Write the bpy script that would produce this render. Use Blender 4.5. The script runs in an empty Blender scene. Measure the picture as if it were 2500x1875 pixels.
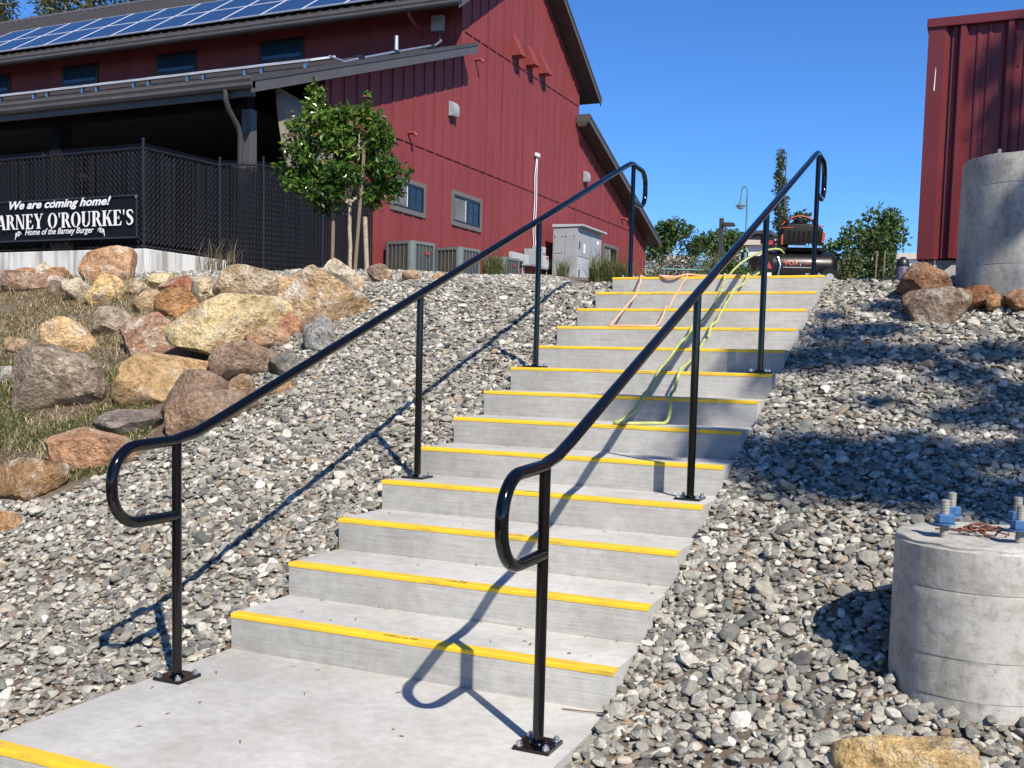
import bpy, bmesh, math, random
import numpy as np
from mathutils import Vector, Matrix, Euler

random.seed(7)
R = math.radians
scene = bpy.context.scene
col = scene.collection

# ---------------------------------------------------------------- camera
CAM = Vector((1.1342, -3.4443, 1.2408))
YAW, PITCH, ROLL, FOC = 0.4245, -0.0798, 0.0240, 1.0152
cam_d = bpy.data.cameras.new('camera')
cam = bpy.data.objects.new('camera', cam_d)
col.objects.link(cam)
fw = Vector((-math.sin(YAW)*math.cos(PITCH), math.cos(YAW)*math.cos(PITCH), math.sin(PITCH)))
r0 = Vector((math.cos(YAW), math.sin(YAW), 0))
u0 = r0.cross(fw)
rt = r0*math.cos(ROLL) + u0*math.sin(ROLL)
up = -r0*math.sin(ROLL) + u0*math.cos(ROLL)
M = Matrix((rt, up, -fw)).transposed().to_4x4()
M.translation = CAM
cam.matrix_world = M
cam_d.sensor_width = 36
cam_d.lens = FOC*36
cam_d.shift_x = 0.00345
cam_d.shift_y = 0.05727
cam_d.clip_start = 0.05
cam_d.clip_end = 2000
scene.camera = cam

# ---------------------------------------------------------------- sky, sun, exposure
SUNV = Vector((0.762, -0.686, 1.0)).normalized()
SUN_EL = math.asin(SUNV.z)
world = bpy.data.worlds.new('World')
scene.world = world
world.use_nodes = True
wn, wl = world.node_tree.nodes, world.node_tree.links
wn.clear()
sky = wn.new('ShaderNodeTexSky')
sky.sky_type = 'NISHITA'
sky.sun_disc = False
sky.sun_elevation = SUN_EL
sky.sun_rotation = math.atan2(SUNV.x, SUNV.y)
sky.altitude = 200
sky.air_density = 0.7
sky.dust_density = 0.0
sky.ozone_density = 6.0
bg = wn.new('ShaderNodeBackground')
bg.inputs['Strength'].default_value = 0.095
hs = wn.new('ShaderNodeHueSaturation')
hs.inputs['Saturation'].default_value = 1.12
hs.inputs['Value'].default_value = 1.26
wo = wn.new('ShaderNodeOutputWorld')
wl.new(sky.outputs[0], hs.inputs['Color'])
tint = wn.new('ShaderNodeMix'); tint.data_type = 'RGBA'; tint.blend_type = 'MULTIPLY'
tint.inputs[0].default_value = 1.0
tint.inputs[7].default_value = (0.84, 1.0, 1.15, 1)
wl.new(hs.outputs[0], tint.inputs[6])
wl.new(tint.outputs[2], bg.inputs['Color'])
wl.new(bg.outputs[0], wo.inputs['Surface'])

sun_d = bpy.data.lights.new('sun', 'SUN')
sun_d.energy = 5.0
sun_d.angle = R(0.53)
sun_d.color = (1.0, 0.935, 0.83)
sun = bpy.data.objects.new('sun', sun_d)
col.objects.link(sun)
sun.rotation_euler = (-SUNV).to_track_quat('-Z', 'Y').to_euler()
sun.location = (10, -10, 20)

vs = scene.view_settings
vs.view_transform = 'Standard'
vs.look = 'None'
vs.exposure = 0.48
vs.gamma = 1.0
vs.use_curve_mapping = False

# ---------------------------------------------------------------- materials
def node_mat(name):
    m = bpy.data.materials.new(name)
    m.use_nodes = True
    nt = m.node_tree
    return m, nt.nodes, nt.links, nt.nodes['Principled BSDF']

def add_noise(N, L, scale, detail=6, rough=.55, coord='Object', stretch=None):
    tc = N.new('ShaderNodeTexCoord')
    n = N.new('ShaderNodeTexNoise')
    n.inputs['Scale'].default_value = scale
    n.inputs['Detail'].default_value = detail
    n.inputs['Roughness'].default_value = rough
    if stretch:
        mp = N.new('ShaderNodeMapping')
        mp.inputs['Scale'].default_value = stretch
        L.new(tc.outputs[coord], mp.inputs['Vector'])
        L.new(mp.outputs[0], n.inputs['Vector'])
    else:
        L.new(tc.outputs[coord], n.inputs['Vector'])
    return n

def ramp(N, L, src, stops):
    r = N.new('ShaderNodeValToRGB')
    e = r.color_ramp.elements
    while len(e) < len(stops):
        e.new(0.5)
    for k, (p, c) in enumerate(stops):
        e[k].position = p
        e[k].color = (*c, 1) if len(c) == 3 else c
    if src is not None:
        L.new(src, r.inputs['Fac'])
    return r

def mixc(N, L, fac, a, b, mode='MIX'):
    m = N.new('ShaderNodeMix')
    m.data_type = 'RGBA'
    m.blend_type = mode
    for sock, v in ((m.inputs[0], fac), (m.inputs[6], a), (m.inputs[7], b)):
        if isinstance(v, bpy.types.NodeSocket):
            L.new(v, sock)
        elif isinstance(v, (int, float)):
            sock.default_value = v
        else:
            sock.default_value = (*v, 1)
    return m.outputs[2]

def add_bump(N, L, bsdf, src, strength, dist=0.01):
    b = N.new('ShaderNodeBump')
    b.inputs['Strength'].default_value = strength
    b.inputs['Distance'].default_value = dist
    L.new(src, b.inputs['Height'])
    L.new(b.outputs[0], bsdf.inputs['Normal'])
    return b

def pmat(name, c1, c2=None, scale=6, rough=.7, metal=0.0, bump=0.0, bscale=80, coat=0.0, spec=.5, stretch=None, lo=.35, hi=.65, bdist=.004):
    m, N, L, B = node_mat(name)
    if c2 is None:
        c2 = tuple(v*.82 for v in c1)
    n = add_noise(N, L, scale, stretch=stretch)
    r = ramp(N, L, n.outputs['Fac'], [(lo, c1), (hi, c2)])
    L.new(r.outputs[0], B.inputs['Base Color'])
    B.inputs['Roughness'].default_value = rough
    B.inputs['Metallic'].default_value = metal
    B.inputs['Coat Weight'].default_value = coat
    B.inputs['Coat Roughness'].default_value = .08
    B.inputs['Specular IOR Level'].default_value = spec
    if bump:
        n2 = add_noise(N, L, bscale, 4)
        add_bump(N, L, B, n2.outputs['Fac'], bump, bdist)
    return m

MT = {}
# cast concrete of the stairs: broom lines across the flight, blotches, fine pores
def concrete_mat(name, base, dark, lines=True, seams=False):
    m, N, L, B = node_mat(name)
    n1 = add_noise(N, L, 2.2, 8, .62)
    n2 = add_noise(N, L, 22, 6, .6)
    n3 = add_noise(N, L, 160, 3, .5)
    r1 = ramp(N, L, n1.outputs['Fac'], [(.32, dark), (.6, base)])
    r2 = ramp(N, L, n2.outputs['Fac'], [(.3, (.84,)*3), (.62, (1.05,)*3)])
    c = mixc(N, L, .8, r1.outputs[0], r2.outputs[0], 'MULTIPLY')
    r3 = ramp(N, L, n3.outputs['Fac'], [(.33, (.8,)*3), (.45, (1,)*3)])
    c = mixc(N, L, .6, c, r3.outputs[0], 'MULTIPLY')
    h = n3.outputs['Fac']
    if lines:
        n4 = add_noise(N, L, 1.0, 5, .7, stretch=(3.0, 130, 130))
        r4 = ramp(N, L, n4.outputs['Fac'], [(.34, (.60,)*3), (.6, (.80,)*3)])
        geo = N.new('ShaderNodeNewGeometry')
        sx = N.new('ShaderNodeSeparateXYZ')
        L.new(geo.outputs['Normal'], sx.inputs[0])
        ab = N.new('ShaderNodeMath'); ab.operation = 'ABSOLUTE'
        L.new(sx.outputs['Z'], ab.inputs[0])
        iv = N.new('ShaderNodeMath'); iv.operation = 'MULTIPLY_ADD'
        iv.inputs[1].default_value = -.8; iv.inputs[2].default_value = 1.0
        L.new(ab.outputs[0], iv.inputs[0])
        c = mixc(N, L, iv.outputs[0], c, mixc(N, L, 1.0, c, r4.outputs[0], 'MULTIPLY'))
        ad = N.new('ShaderNodeMath'); ad.operation = 'ADD'
        L.new(n3.outputs['Fac'], ad.inputs[0]); L.new(n4.outputs['Fac'], ad.inputs[1])
        h = ad.outputs[0]
    L.new(c, B.inputs['Base Color'])
    B.inputs['Roughness'].default_value = .88
    B.inputs['Specular IOR Level'].default_value = .25
    add_bump(N, L, B, h, .35, .0025)
    return m
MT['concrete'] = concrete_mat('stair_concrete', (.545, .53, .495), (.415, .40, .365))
def pier_mat():
    m, N, L, B = node_mat('pier_concrete')
    n1, n2, n3 = add_noise(N, L, 5, 9, .68), add_noise(N, L, 28, 7, .7), add_noise(N, L, 95, 4, .6)
    n4 = add_noise(N, L, 1, 6, .7, stretch=(9, 9, 1.1))
    c = ramp(N, L, n1.outputs['Fac'], [(.30, (.28, .262, .23)), (.46, (.385, .368, .33)), (.66, (.46, .443, .405))]).outputs[0]
    c = mixc(N, L, .85, c, ramp(N, L, n2.outputs['Fac'], [(.32, (.66, .65, .63)), (.5, (1, 1, 1)), (.7, (1.12, 1.12, 1.12))]).outputs[0], 'MULTIPLY')
    c = mixc(N, L, .7, c, ramp(N, L, n4.outputs['Fac'], [(.34, (.70, .69, .66)), (.52, (1, 1, 1))]).outputs[0], 'MULTIPLY')
    pits = ramp(N, L, n3.outputs['Fac'], [(.27, (.35,)*3), (.33, (1,)*3)])
    c = mixc(N, L, .8, c, pits.outputs[0], 'MULTIPLY')
    L.new(c, B.inputs['Base Color'])
    B.inputs['Roughness'].default_value = .9
    B.inputs['Specular IOR Level'].default_value = .2
    s = N.new('ShaderNodeMath'); s.operation = 'MULTIPLY_ADD'; s.inputs[1].default_value = 1.5
    L.new(n2.outputs['Fac'], s.inputs[0]); L.new(pits.outputs[0], s.inputs[2])
    add_bump(N, L, B, s.outputs[0], .5, .004)
    return m
MT['pier'] = pier_mat()
MT['slab'] = concrete_mat('slab_concrete', (.50, .49, .47), (.40, .39, .37), lines=False)

def stained_wall():
    m, N, L, B = node_mat('retaining_wall_concrete')
    n1 = add_noise(N, L, 1.2, 6, .6)
    n2 = add_noise(N, L, 1.0, 6, .65, stretch=(3.2, 3.2, .35))
    n3 = add_noise(N, L, 40, 4)
    c = ramp(N, L, n1.outputs['Fac'], [(.3, (.62, .61, .58)), (.7, (.74, .74, .72))]).outputs[0]
    st = ramp(N, L, n2.outputs['Fac'], [(.46, (1, 1, 1)), (.62, (.42, .40, .34))])
    c = mixc(N, L, .9, c, st.outputs[0], 'MULTIPLY')
    f = ramp(N, L, n3.outputs['Fac'], [(.3, (.85,)*3), (.6, (1,)*3)])
    c = mixc(N, L, .7, c, f.outputs[0], 'MULTIPLY')
    L.new(c, B.inputs['Base Color'])
    B.inputs['Roughness'].default_value = .9
    add_bump(N, L, B, n3.outputs['Fac'], .3, .005)
    return m
MT['stained'] = stained_wall()

def yellow_mat():
    m, N, L, B = node_mat('yellow_nosing_paint')
    n1 = add_noise(N, L, 5, 8, .7)
    n2 = add_noise(N, L, 1, 6, .7, stretch=(7, 90, 60))
    a = ramp(N, L, n1.outputs['Fac'], [(.35, (.80, .52, .025)), (.7, (.74, .44, .02))]).outputs[0]
    w = ramp(N, L, n2.outputs['Fac'], [(.50, (0, 0, 0)), (.64, (1, 1, 1))])
    n3 = add_noise(N, L, 1.7, 2)
    w3 = ramp(N, L, n3.outputs['Fac'], [(.40, (0, 0, 0)), (.56, (1, 1, 1))])
    wm = mixc(N, L, 1.0, w.outputs[0], w3.outputs[0], 'MULTIPLY')
    c = mixc(N, L, wm, a, (.42, .27, .05))
    L.new(c, B.inputs['Base Color'])
    B.inputs['Roughness'].default_value = .5
    n4 = add_noise(N, L, 220, 3)
    add_bump(N, L, B, n4.outputs['Fac'], .3, .002)
    return m
MT['yellow'] = yellow_mat()
MT['scuff'] = pmat('dark_scuff', (.07, .05, .025), (.22, .14, .035), 60, .8)

def gloss_black():
    m, N, L, B = node_mat('gloss_black_paint')
    B.inputs['Base Color'].default_value = (.0025, .0027, .0035, 1)
    n = add_noise(N, L, 9, 4)
    r = ramp(N, L, n.outputs['Fac'], [(.3, (.07,)*3), (.7, (.13,)*3)])
    L.new(r.outputs[0], B.inputs['Roughness'])
    n2 = add_noise(N, L, 35, 3)
    add_bump(N, L, B, n2.outputs['Fac'], .05, .002)
    return m
MT['black'] = gloss_black()
MT['zinc'] = pmat('zinc_bolt', (.62, .63, .65), (.5, .5, .52), 40, .32, .9)

def soil_mat():
    m, N, L, B = node_mat('ground_soil')
    n1 = add_noise(N, L, 1.3, 8, .65)
    n2 = add_noise(N, L, 26, 8, .7)
    a = ramp(N, L, n1.outputs['Fac'], [(.3, (.12, .082, .056)), (.55, (.155, .118, .085)), (.75, (.19, .155, .115))]).outputs[0]
    b = ramp(N, L, n2.outputs['Fac'], [(.3, (.45, .42, .40)), (.5, (.95,)*3), (.72, (1.35, 1.3, 1.2))])
    c = mixc(N, L, .9, a, b.outputs[0], 'MULTIPLY')
    L.new(c, B.inputs['Base Color'])
    B.inputs['Roughness'].default_value = .95
    add_bump(N, L, B, n2.outputs['Fac'], .8, .03)
    return m
MT['soil'] = soil_mat()

def stone_mat():
    m, N, L, B = node_mat('river_stone')
    oi = N.new('ShaderNodeObjectInfo')
    r = ramp(N, L, oi.outputs['Random'], [
        (0.00, (0.123, 0.120, 0.108)), (.12, (0.187, 0.182, 0.162)), (.28, (0.252, 0.241, 0.210)), (.44, (0.316, 0.299, 0.254)),
        (.60, (0.380, 0.356, 0.300)), (.73, (0.445, 0.414, 0.348)), (.84, (0.553, 0.521, 0.450)), (.91, (0.746, 0.708, 0.630)),
        (.945, (0.373, 0.308, 0.222)), (.975, (0.257, 0.188, 0.156)), (.99, (0.412, 0.301, 0.186))])
    n = add_noise(N, L, 1.6, 7, .7)
    tc = N.new('ShaderNodeTexCoord')
    add = N.new('ShaderNodeVectorMath'); add.operation = 'ADD'
    cmb = N.new('ShaderNodeMath'); cmb.operation = 'MULTIPLY'; cmb.inputs[1].default_value = 57.0
    L.new(oi.outputs['Random'], cmb.inputs[0])
    L.new(tc.outputs['Object'], add.inputs[0]); L.new(cmb.outputs[0], add.inputs[1])
    L.new(add.outputs[0], n.inputs['Vector'])
    v = ramp(N, L, n.outputs['Fac'], [(.3, (.62, .62, .60)), (.5, (1, 1, 1)), (.68, (1.42, 1.40, 1.34))])
    c = mixc(N, L, .85, r.outputs[0], v.outputs[0], 'MULTIPLY')
    wv = N.new('ShaderNodeTexWave')
    wv.inputs['Scale'].default_value = .45
    wv.inputs['Distortion'].default_value = 9
    wv.inputs['Detail'].default_value = 4
    L.new(add.outputs[0], wv.inputs['Vector'])
    w = ramp(N, L, wv.outputs['Fac'], [(.95, (0, 0, 0)), (.99, (1, 1, 1))])
    fr = N.new('ShaderNodeMath'); fr.operation = 'FRACT'
    m7 = N.new('ShaderNodeMath'); m7.operation = 'MULTIPLY'; m7.inputs[1].default_value = 37.3
    L.new(oi.outputs['Random'], m7.inputs[0]); L.new(m7.outputs[0], fr.inputs[0])
    gt = N.new('ShaderNodeMath'); gt.operation = 'GREATER_THAN'; gt.inputs[1].default_value = .9
    L.new(fr.outputs[0], gt.inputs[0])
    wf = N.new('ShaderNodeMath'); wf.operation = 'MULTIPLY'
    L.new(w.outputs[0], wf.inputs[0]); L.new(gt.outputs[0], wf.inputs[1])
    c = mixc(N, L, wf.outputs[0], c, (.66, .65, .61))
    L.new(c, B.inputs['Base Color'])
    B.inputs['Roughness'].default_value = .72
    B.inputs['Specular IOR Level'].default_value = .35
    n5 = add_noise(N, L, 7, 6, .65)
    add_bump(N, L, B, n5.outputs['Fac'], .5, .06)
    return m
MT['stone'] = stone_mat()

def boulder_mat():
    m, N, L, B = node_mat('boulder_rock')
    oi = N.new('ShaderNodeObjectInfo')
    tc = N.new('ShaderNodeTexCoord')
    add = N.new('ShaderNodeVectorMath'); add.operation = 'ADD'
    mu = N.new('ShaderNodeMath'); mu.operation = 'MULTIPLY'; mu.inputs[1].default_value = 91.0
    L.new(oi.outputs['Random'], mu.inputs[0])
    L.new(tc.outputs['Object'], add.inputs[0]); L.new(mu.outputs[0], add.inputs[1])
    def nz(s, d=8, r=.65):
        n = N.new('ShaderNodeTexNoise')
        n.inputs['Scale'].default_value = s; n.inputs['Detail'].default_value = d; n.inputs['Roughness'].default_value = r
        L.new(add.outputs[0], n.inputs['Vector'])
        return n
    n1, n2, n3, n4 = nz(3.2), nz(9), nz(34), nz(5.5, 10, .72)
    base = mixc(N, L, 1.0, oi.outputs['Color'], (1.32, 1.36, 1.42), 'MULTIPLY')
    r1 = ramp(N, L, n1.outputs['Fac'], [(.30, (.55, .45, .36)), (.46, (1, 1, 1)), (.64, (1.35, 1.30, 1.22))])
    c = mixc(N, L, .9, base, r1.outputs[0], 'MULTIPLY')
    pale = ramp(N, L, n4.outputs['Fac'], [(.50, (0, 0, 0)), (.60, (1, 1, 1))])
    pf = N.new('ShaderNodeMath'); pf.operation = 'MULTIPLY'
    L.new(pale.outputs[0], pf.inputs[0]); L.new(oi.outputs['Alpha'], pf.inputs[1])
    c = mixc(N, L, pf.outputs[0], c, (.74, .66, .53))
    r2 = ramp(N, L, n2.outputs['Fac'], [(.36, (.45, .38, .33)), (.54, (1.08, 1.08, 1.08))])
    c = mixc(N, L, .65, c, r2.outputs[0], 'MULTIPLY')
    r3 = ramp(N, L, n3.outputs['Fac'], [(.34, (.58,)*3), (.56, (1.1,)*3)])
    c = mixc(N, L, .8, c, r3.outputs[0], 'MULTIPLY')
    vo = N.new('ShaderNodeTexVoronoi'); vo.feature = 'DISTANCE_TO_EDGE'; vo.inputs['Scale'].default_value = 4.5
    dis = N.new('ShaderNodeVectorMath'); dis.operation = 'MULTIPLY_ADD'
    dis.inputs[1].default_value = (.35, .35, .35)
    L.new(n2.outputs['Color'], dis.inputs[0]); L.new(add.outputs[0], dis.inputs[2])
    L.new(dis.outputs[0], vo.inputs['Vector'])
    ck = ramp(N, L, vo.outputs['Distance'], [(0, (.38, .33, .29)), (.02, (.8, .78, .76)), (.05, (1, 1, 1))])
    c = mixc(N, L, .75, c, ck.outputs[0], 'MULTIPLY')
    L.new(c, B.inputs['Base Color'])
    B.inputs['Roughness'].default_value = .9
    B.inputs['Specular IOR Level'].default_value = .2
    s = N.new('ShaderNodeMath'); s.operation = 'MULTIPLY_ADD'; s.inputs[1].default_value = 2.2
    L.new(n2.outputs['Fac'], s.inputs[0]); L.new(n3.outputs['Fac'], s.inputs[2])
    add_bump(N, L, B, s.outputs[0], 1.0, .05)
    return m
MT['boulder'] = boulder_mat()

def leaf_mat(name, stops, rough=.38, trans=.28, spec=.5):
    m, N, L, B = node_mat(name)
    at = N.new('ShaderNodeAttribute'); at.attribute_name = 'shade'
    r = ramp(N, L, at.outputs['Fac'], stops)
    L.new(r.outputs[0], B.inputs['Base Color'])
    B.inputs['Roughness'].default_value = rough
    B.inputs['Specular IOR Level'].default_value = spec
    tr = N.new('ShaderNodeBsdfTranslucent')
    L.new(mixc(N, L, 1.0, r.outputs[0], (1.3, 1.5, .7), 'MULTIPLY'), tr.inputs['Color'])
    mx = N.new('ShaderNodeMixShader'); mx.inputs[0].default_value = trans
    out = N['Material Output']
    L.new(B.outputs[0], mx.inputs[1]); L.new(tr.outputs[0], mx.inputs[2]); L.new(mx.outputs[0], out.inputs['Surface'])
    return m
MT['leaf_gloss'] = leaf_mat('glossy_leaf', [(0, (.022, .06, .010)), (.45, (.06, .125, .016)), (.75, (.13, .21, .03)), (.92, (.20, .25, .05)), (1, (.20, .11, .05))], .22, .25)
MT['leaf_far'] = leaf_mat('tree_leaf', [(0, (.04, .075, .022)), (.6, (.075, .125, .034)), (1, (.14, .18, .06))], .5, .25, .3)
MT['leaf_olive'] = leaf_mat('olive_leaf', [(0, (.06, .075, .03)), (.6, (.10, .12, .045)), (1, (.17, .18, .08))], .55, .25, .3)
MT['leaf_dark'] = leaf_mat('dark_leaf', [(0, (.022, .042, .014)), (.7, (.045, .075, .022)), (1, (.075, .10, .035))], .5, .2, .3)
MT['leaf_poplar'] = leaf_mat('poplar_leaf', [(0, (.045, .06, .03)), (.7, (.08, .10, .05)), (1, (.20, .20, .16))], .5, .25, .3)
MT['needle'] = leaf_mat('pine_needle', [(0, (.05, .07, .02)), (.5, (.10, .11, .035)), (.75, (.16, .14, .05)), (1, (.22, .15, .07))], .5, .2, .3)
MT['flower_bush'] = leaf_mat('grey_leaf', [(0, (.05, .055, .04)), (.5, (.12, .12, .08)), (.7, (.32, .30, .26)), (1, (.62, .58, .54))], .6, .2, .3)
MT['grass'] = leaf_mat('green_grass', [(0, (.06, .08, .025)), (.45, (.12, .145, .05)), (.75, (.22, .21, .09)), (1, (.40, .34, .19))], .55, .25, .2)
MT['straw'] = leaf_mat('dry_straw', [(0, (.16, .12, .075)), (.5, (.40, .315, .205)), (1, (.64, .54, .38))], .7, .25, .2)
MT['weed'] = leaf_mat('dry_weed', [(0, (.07, .055, .04)), (.5, (.16, .125, .085)), (1, (.30, .24, .16))], .7, .2, .2)
MT['bark'] = pmat('bark', (.16, .12, .085), (.09, .065, .045), 30, .9, bump=.6, bscale=60)
MT['bark_pale'] = pmat('pale_bark', (.42, .36, .28), (.28, .22, .16), 25, .85, bump=.4)
MT['stake'] = pmat('weathered_stake', (.20, .15, .10), (.13, .10, .07), 14, .85, stretch=(6, 6, .8), bump=.3)

def siding(name, c1, c2):
    m, N, L, B = node_mat(name)
    n1 = add_noise(N, L, .5, 8, .7)
    n2 = add_noise(N, L, 1, 6, .7, stretch=(60, 60, 2.5))
    n9 = add_noise(N, L, 1, 5, .7, stretch=(3.0, 3.0, .16))
    a = ramp(N, L, n1.outputs['Fac'], [(.32, c1), (.68, c2)]).outputs[0]
    f9 = ramp(N, L, n9.outputs['Fac'], [(.3, (.80, .80, .80)), (.5, (1, 1, 1)), (.72, (1.14, 1.20, 1.20))])
    a = mixc(N, L, .9, a, f9.outputs[0], 'MULTIPLY')
    g = ramp(N, L, n2.outputs['Fac'], [(.3, (.88,)*3), (.7, (1.06,)*3)])
    c = mixc(N, L, .8, a, g.outputs[0], 'MULTIPLY')
    L.new(c, B.inputs['Base Color'])
    B.inputs['Roughness'].default_value = .6
    B.inputs['Specular IOR Level'].default_value = .3
    add_bump(N, L, B, n2.outputs['Fac'], .25, .004)
    return m
MT['red'] = siding('barn_red_siding', (.222, .042, .041), (.196, .036, .036))
MT['red_metal'] = pmat('red_metal_panel', (.135, .017, .019), (.112, .014, .016), 2.0, .42, 0, bump=.03, bscale=5, spec=.5)
MT['red_trim'] = pmat('red_metal_trim', (.125, .016, .018), (.105, .013, .015), 2.0, .42)
MT['roof'] = pmat('brown_metal_roof', (.072, .064, .060), (.058, .052, .049), 3, .5, .1, spec=.35)
MT['fascia'] = pmat('brown_fascia', (.085, .077, .072), (.068, .062, .058), 2, .5)
MT['soffit'] = pmat('dark_soffit', (.012, .010, .010), (.009, .008, .008), 3, .85, spec=.1)  # colour darkened to deepen the shade under the eaves and porch roof
MT['porch_shade_tone'] = pmat('porch_wall_shade_tone', (.010, .008, .008), (.007, .006, .006), 3, .8, spec=.1)  # porch shade put into the colour of its inner walls and ceiling
MT['trim'] = pmat('taupe_window_trim', (.135, .125, .112), (.112, .104, .095), 8, .7)
MT['frame'] = pmat('black_window_frame', (.012, .012, .015), (.018, .018, .02), 8, .4)
MT['alu'] = pmat('aluminium', (.72, .73, .74), (.62, .63, .64), 9, .35, .85)
MT['white_alu'] = pmat('bright_frame', (.78, .79, .80), (.70, .71, .72), 9, .45, .2)
MT['galv'] = pmat('galvanised', (.55, .56, .57), (.45, .46, .47), 12, .45, .6)
MT['white'] = pmat('white_paint', (.78, .77, .74), (.70, .69, .66), 4, .6)
MT['cab'] = pmat('grey_cabinet_paint', (.31, .33, .335), (.28, .30, .305), 3, .5)
MT['cab_box'] = pmat('light_grey_box', (.43, .445, .455), (.39, .40, .41), 3, .5)
MT['ac'] = pmat('grey_green_steel', (.14, .165, .155), (.12, .14, .135), 4, .5)
MT['ac_dark'] = pmat('condenser_coil', (.06, .07, .075), (.10, .09, .07), 3.0, .5, .3)
MT['lamp_grey'] = pmat('grey_lamp_housing', (.33, .34, .36), (.28, .29, .3), 9, .5)
MT['rust_red'] = pmat('red_pipe', (.23, .045, .04), (.19, .035, .032), 9, .5)
MT['tarp'] = pmat('tan_canvas', (.24, .205, .165), (.20, .17, .135), 3, .85)
MT['chain'] = pmat('black_vinyl', (.016, .018, .024), (.010, .011, .015), 30, .4, spec=.4)
MT['slat'] = pmat('black_slat', (.007, .008, .012), (.004, .0045, .007), 8, .6, stretch=(8, 8, 1.0), spec=.18)
MT['vinyl'] = pmat('banner_vinyl', (.007, .0075, .010), (.005, .0055, .007), 2.0, .6, spec=.2, bump=.25, bscale=3.0, bdist=.03)
MT['print'] = pmat('white_print', (.80, .80, .80), (.76, .76, .76), 6, .55)
MT['hem'] = pmat('banner_hem', (.03, .032, .038), (.022, .024, .03), 6, .5)
MT['orange_cord'] = pmat('peach_cord', (.74, .42, .27), (.66, .36, .22), 20, .5)
MT['orange'] = pmat('orange_plastic', (.42, .065, .014), (.35, .05, .012), 9, .4)
MT['lime_hose'] = pmat('lime_hose', (.46, .49, .17), (.32, .37, .12), 14, .45, lo=.3, hi=.7)
MT['blackp'] = pmat('black_plastic', (.005, .005, .0055), (.009, .009, .0095), 12, .6, spec=.2)
MT['blacksteel'] = pmat('black_tank_paint', (.006, .006, .007), (.010, .010, .011), 6, .35, coat=.15, spec=.3)
MT['chrome'] = pmat('bright_steel', (.7, .7, .7), (.55, .55, .55), 30, .2, 1.0)
MT['redp'] = pmat('red_plastic', (.38, .03, .03), (.32, .025, .025), 9, .4)
MT['blue'] = pmat('blue_nut_paint', (.05, .145, .32), (.035, .11, .25), 25, .65, bump=.3, bscale=150)
MT['bolt_steel'] = pmat('galvanised_rod', (.34, .335, .29), (.25, .25, .23), 60, .65, .2)
MT['rust_wire'] = pmat('rusty_wire', (.22, .07, .045), (.12, .05, .035), 60, .8)
MT['teal'] = pmat('teal_lamp_paint', (.10, .20, .20), (.08, .17, .17), 9, .5)
MT['bronze'] = pmat('bronze_lamp_paint', (.05, .045, .045), (.04, .036, .036), 9, .5)
MT['pole_wood'] = pmat('pole_wood', (.34, .25, .22), (.27, .20, .18), 6, .85)
MT['bluep'] = pmat('blue_tank_paint', (.16, .40, .62), (.14, .36, .56), 5, .5)
MT['grey_siding'] = siding('grey_siding', (.22, .23, .25), (.18, .19, .21))
MT['bin'] = pmat('dark_bin', (.05, .045, .06), (.16, .13, .20), 16, .5)
MT['cream_roof'] = pmat('cream_roof', (.62, .54, .44), (.56, .49, .40), 3, .7)

def glass(name, base, rough=.04):
    m, N, L, B = node_mat(name)
    n = add_noise(N, L, 2.0, 3)
    r = ramp(N, L, n.outputs['Fac'], [(.3, base), (.7, tuple(v*.7 for v in base))])
    L.new(r.outputs[0], B.inputs['Base Color'])
    B.inputs['Roughness'].default_value = rough
    B.inputs['Specular IOR Level'].default_value = .9
    n2 = add_noise(N, L, 1.4, 2)
    add_bump(N, L, B, n2.outputs['Fac'], .04, .02)
    return m
MT['glass'] = glass('window_glass', (.012, .016, .018))
MT['screen'] = pmat('insect_screen', (.17, .175, .17), (.10, .105, .10), 1.2, .6)
MT['glass_blue'] = glass('clerestory_glass', (.02, .05, .09))
def solar_mat():
    m, N, L, B = node_mat('solar_cells')
    n = add_noise(N, L, 1.0, 2, stretch=(60, 1, 1))
    r = ramp(N, L, n.outputs['Fac'], [(.35, (.014, .032, .085)), (.65, (.022, .048, .12))])
    L.new(r.outputs[0], B.inputs['Base Color'])
    B.inputs['Roughness'].default_value = .22
    B.inputs['Specular IOR Level'].default_value = .45
    return m
MT['solar'] = solar_mat()
MT['lens'] = pmat('lamp_lens', (.62, .60, .55), (.55, .54, .5), 6, .4)

# ---------------------------------------------------------------- mesh helpers
def wloc(o):
    v = Vector((0, 0, 0))
    while o is not None:
        v = v + o.location
        o = o.parent
    return v

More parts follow.
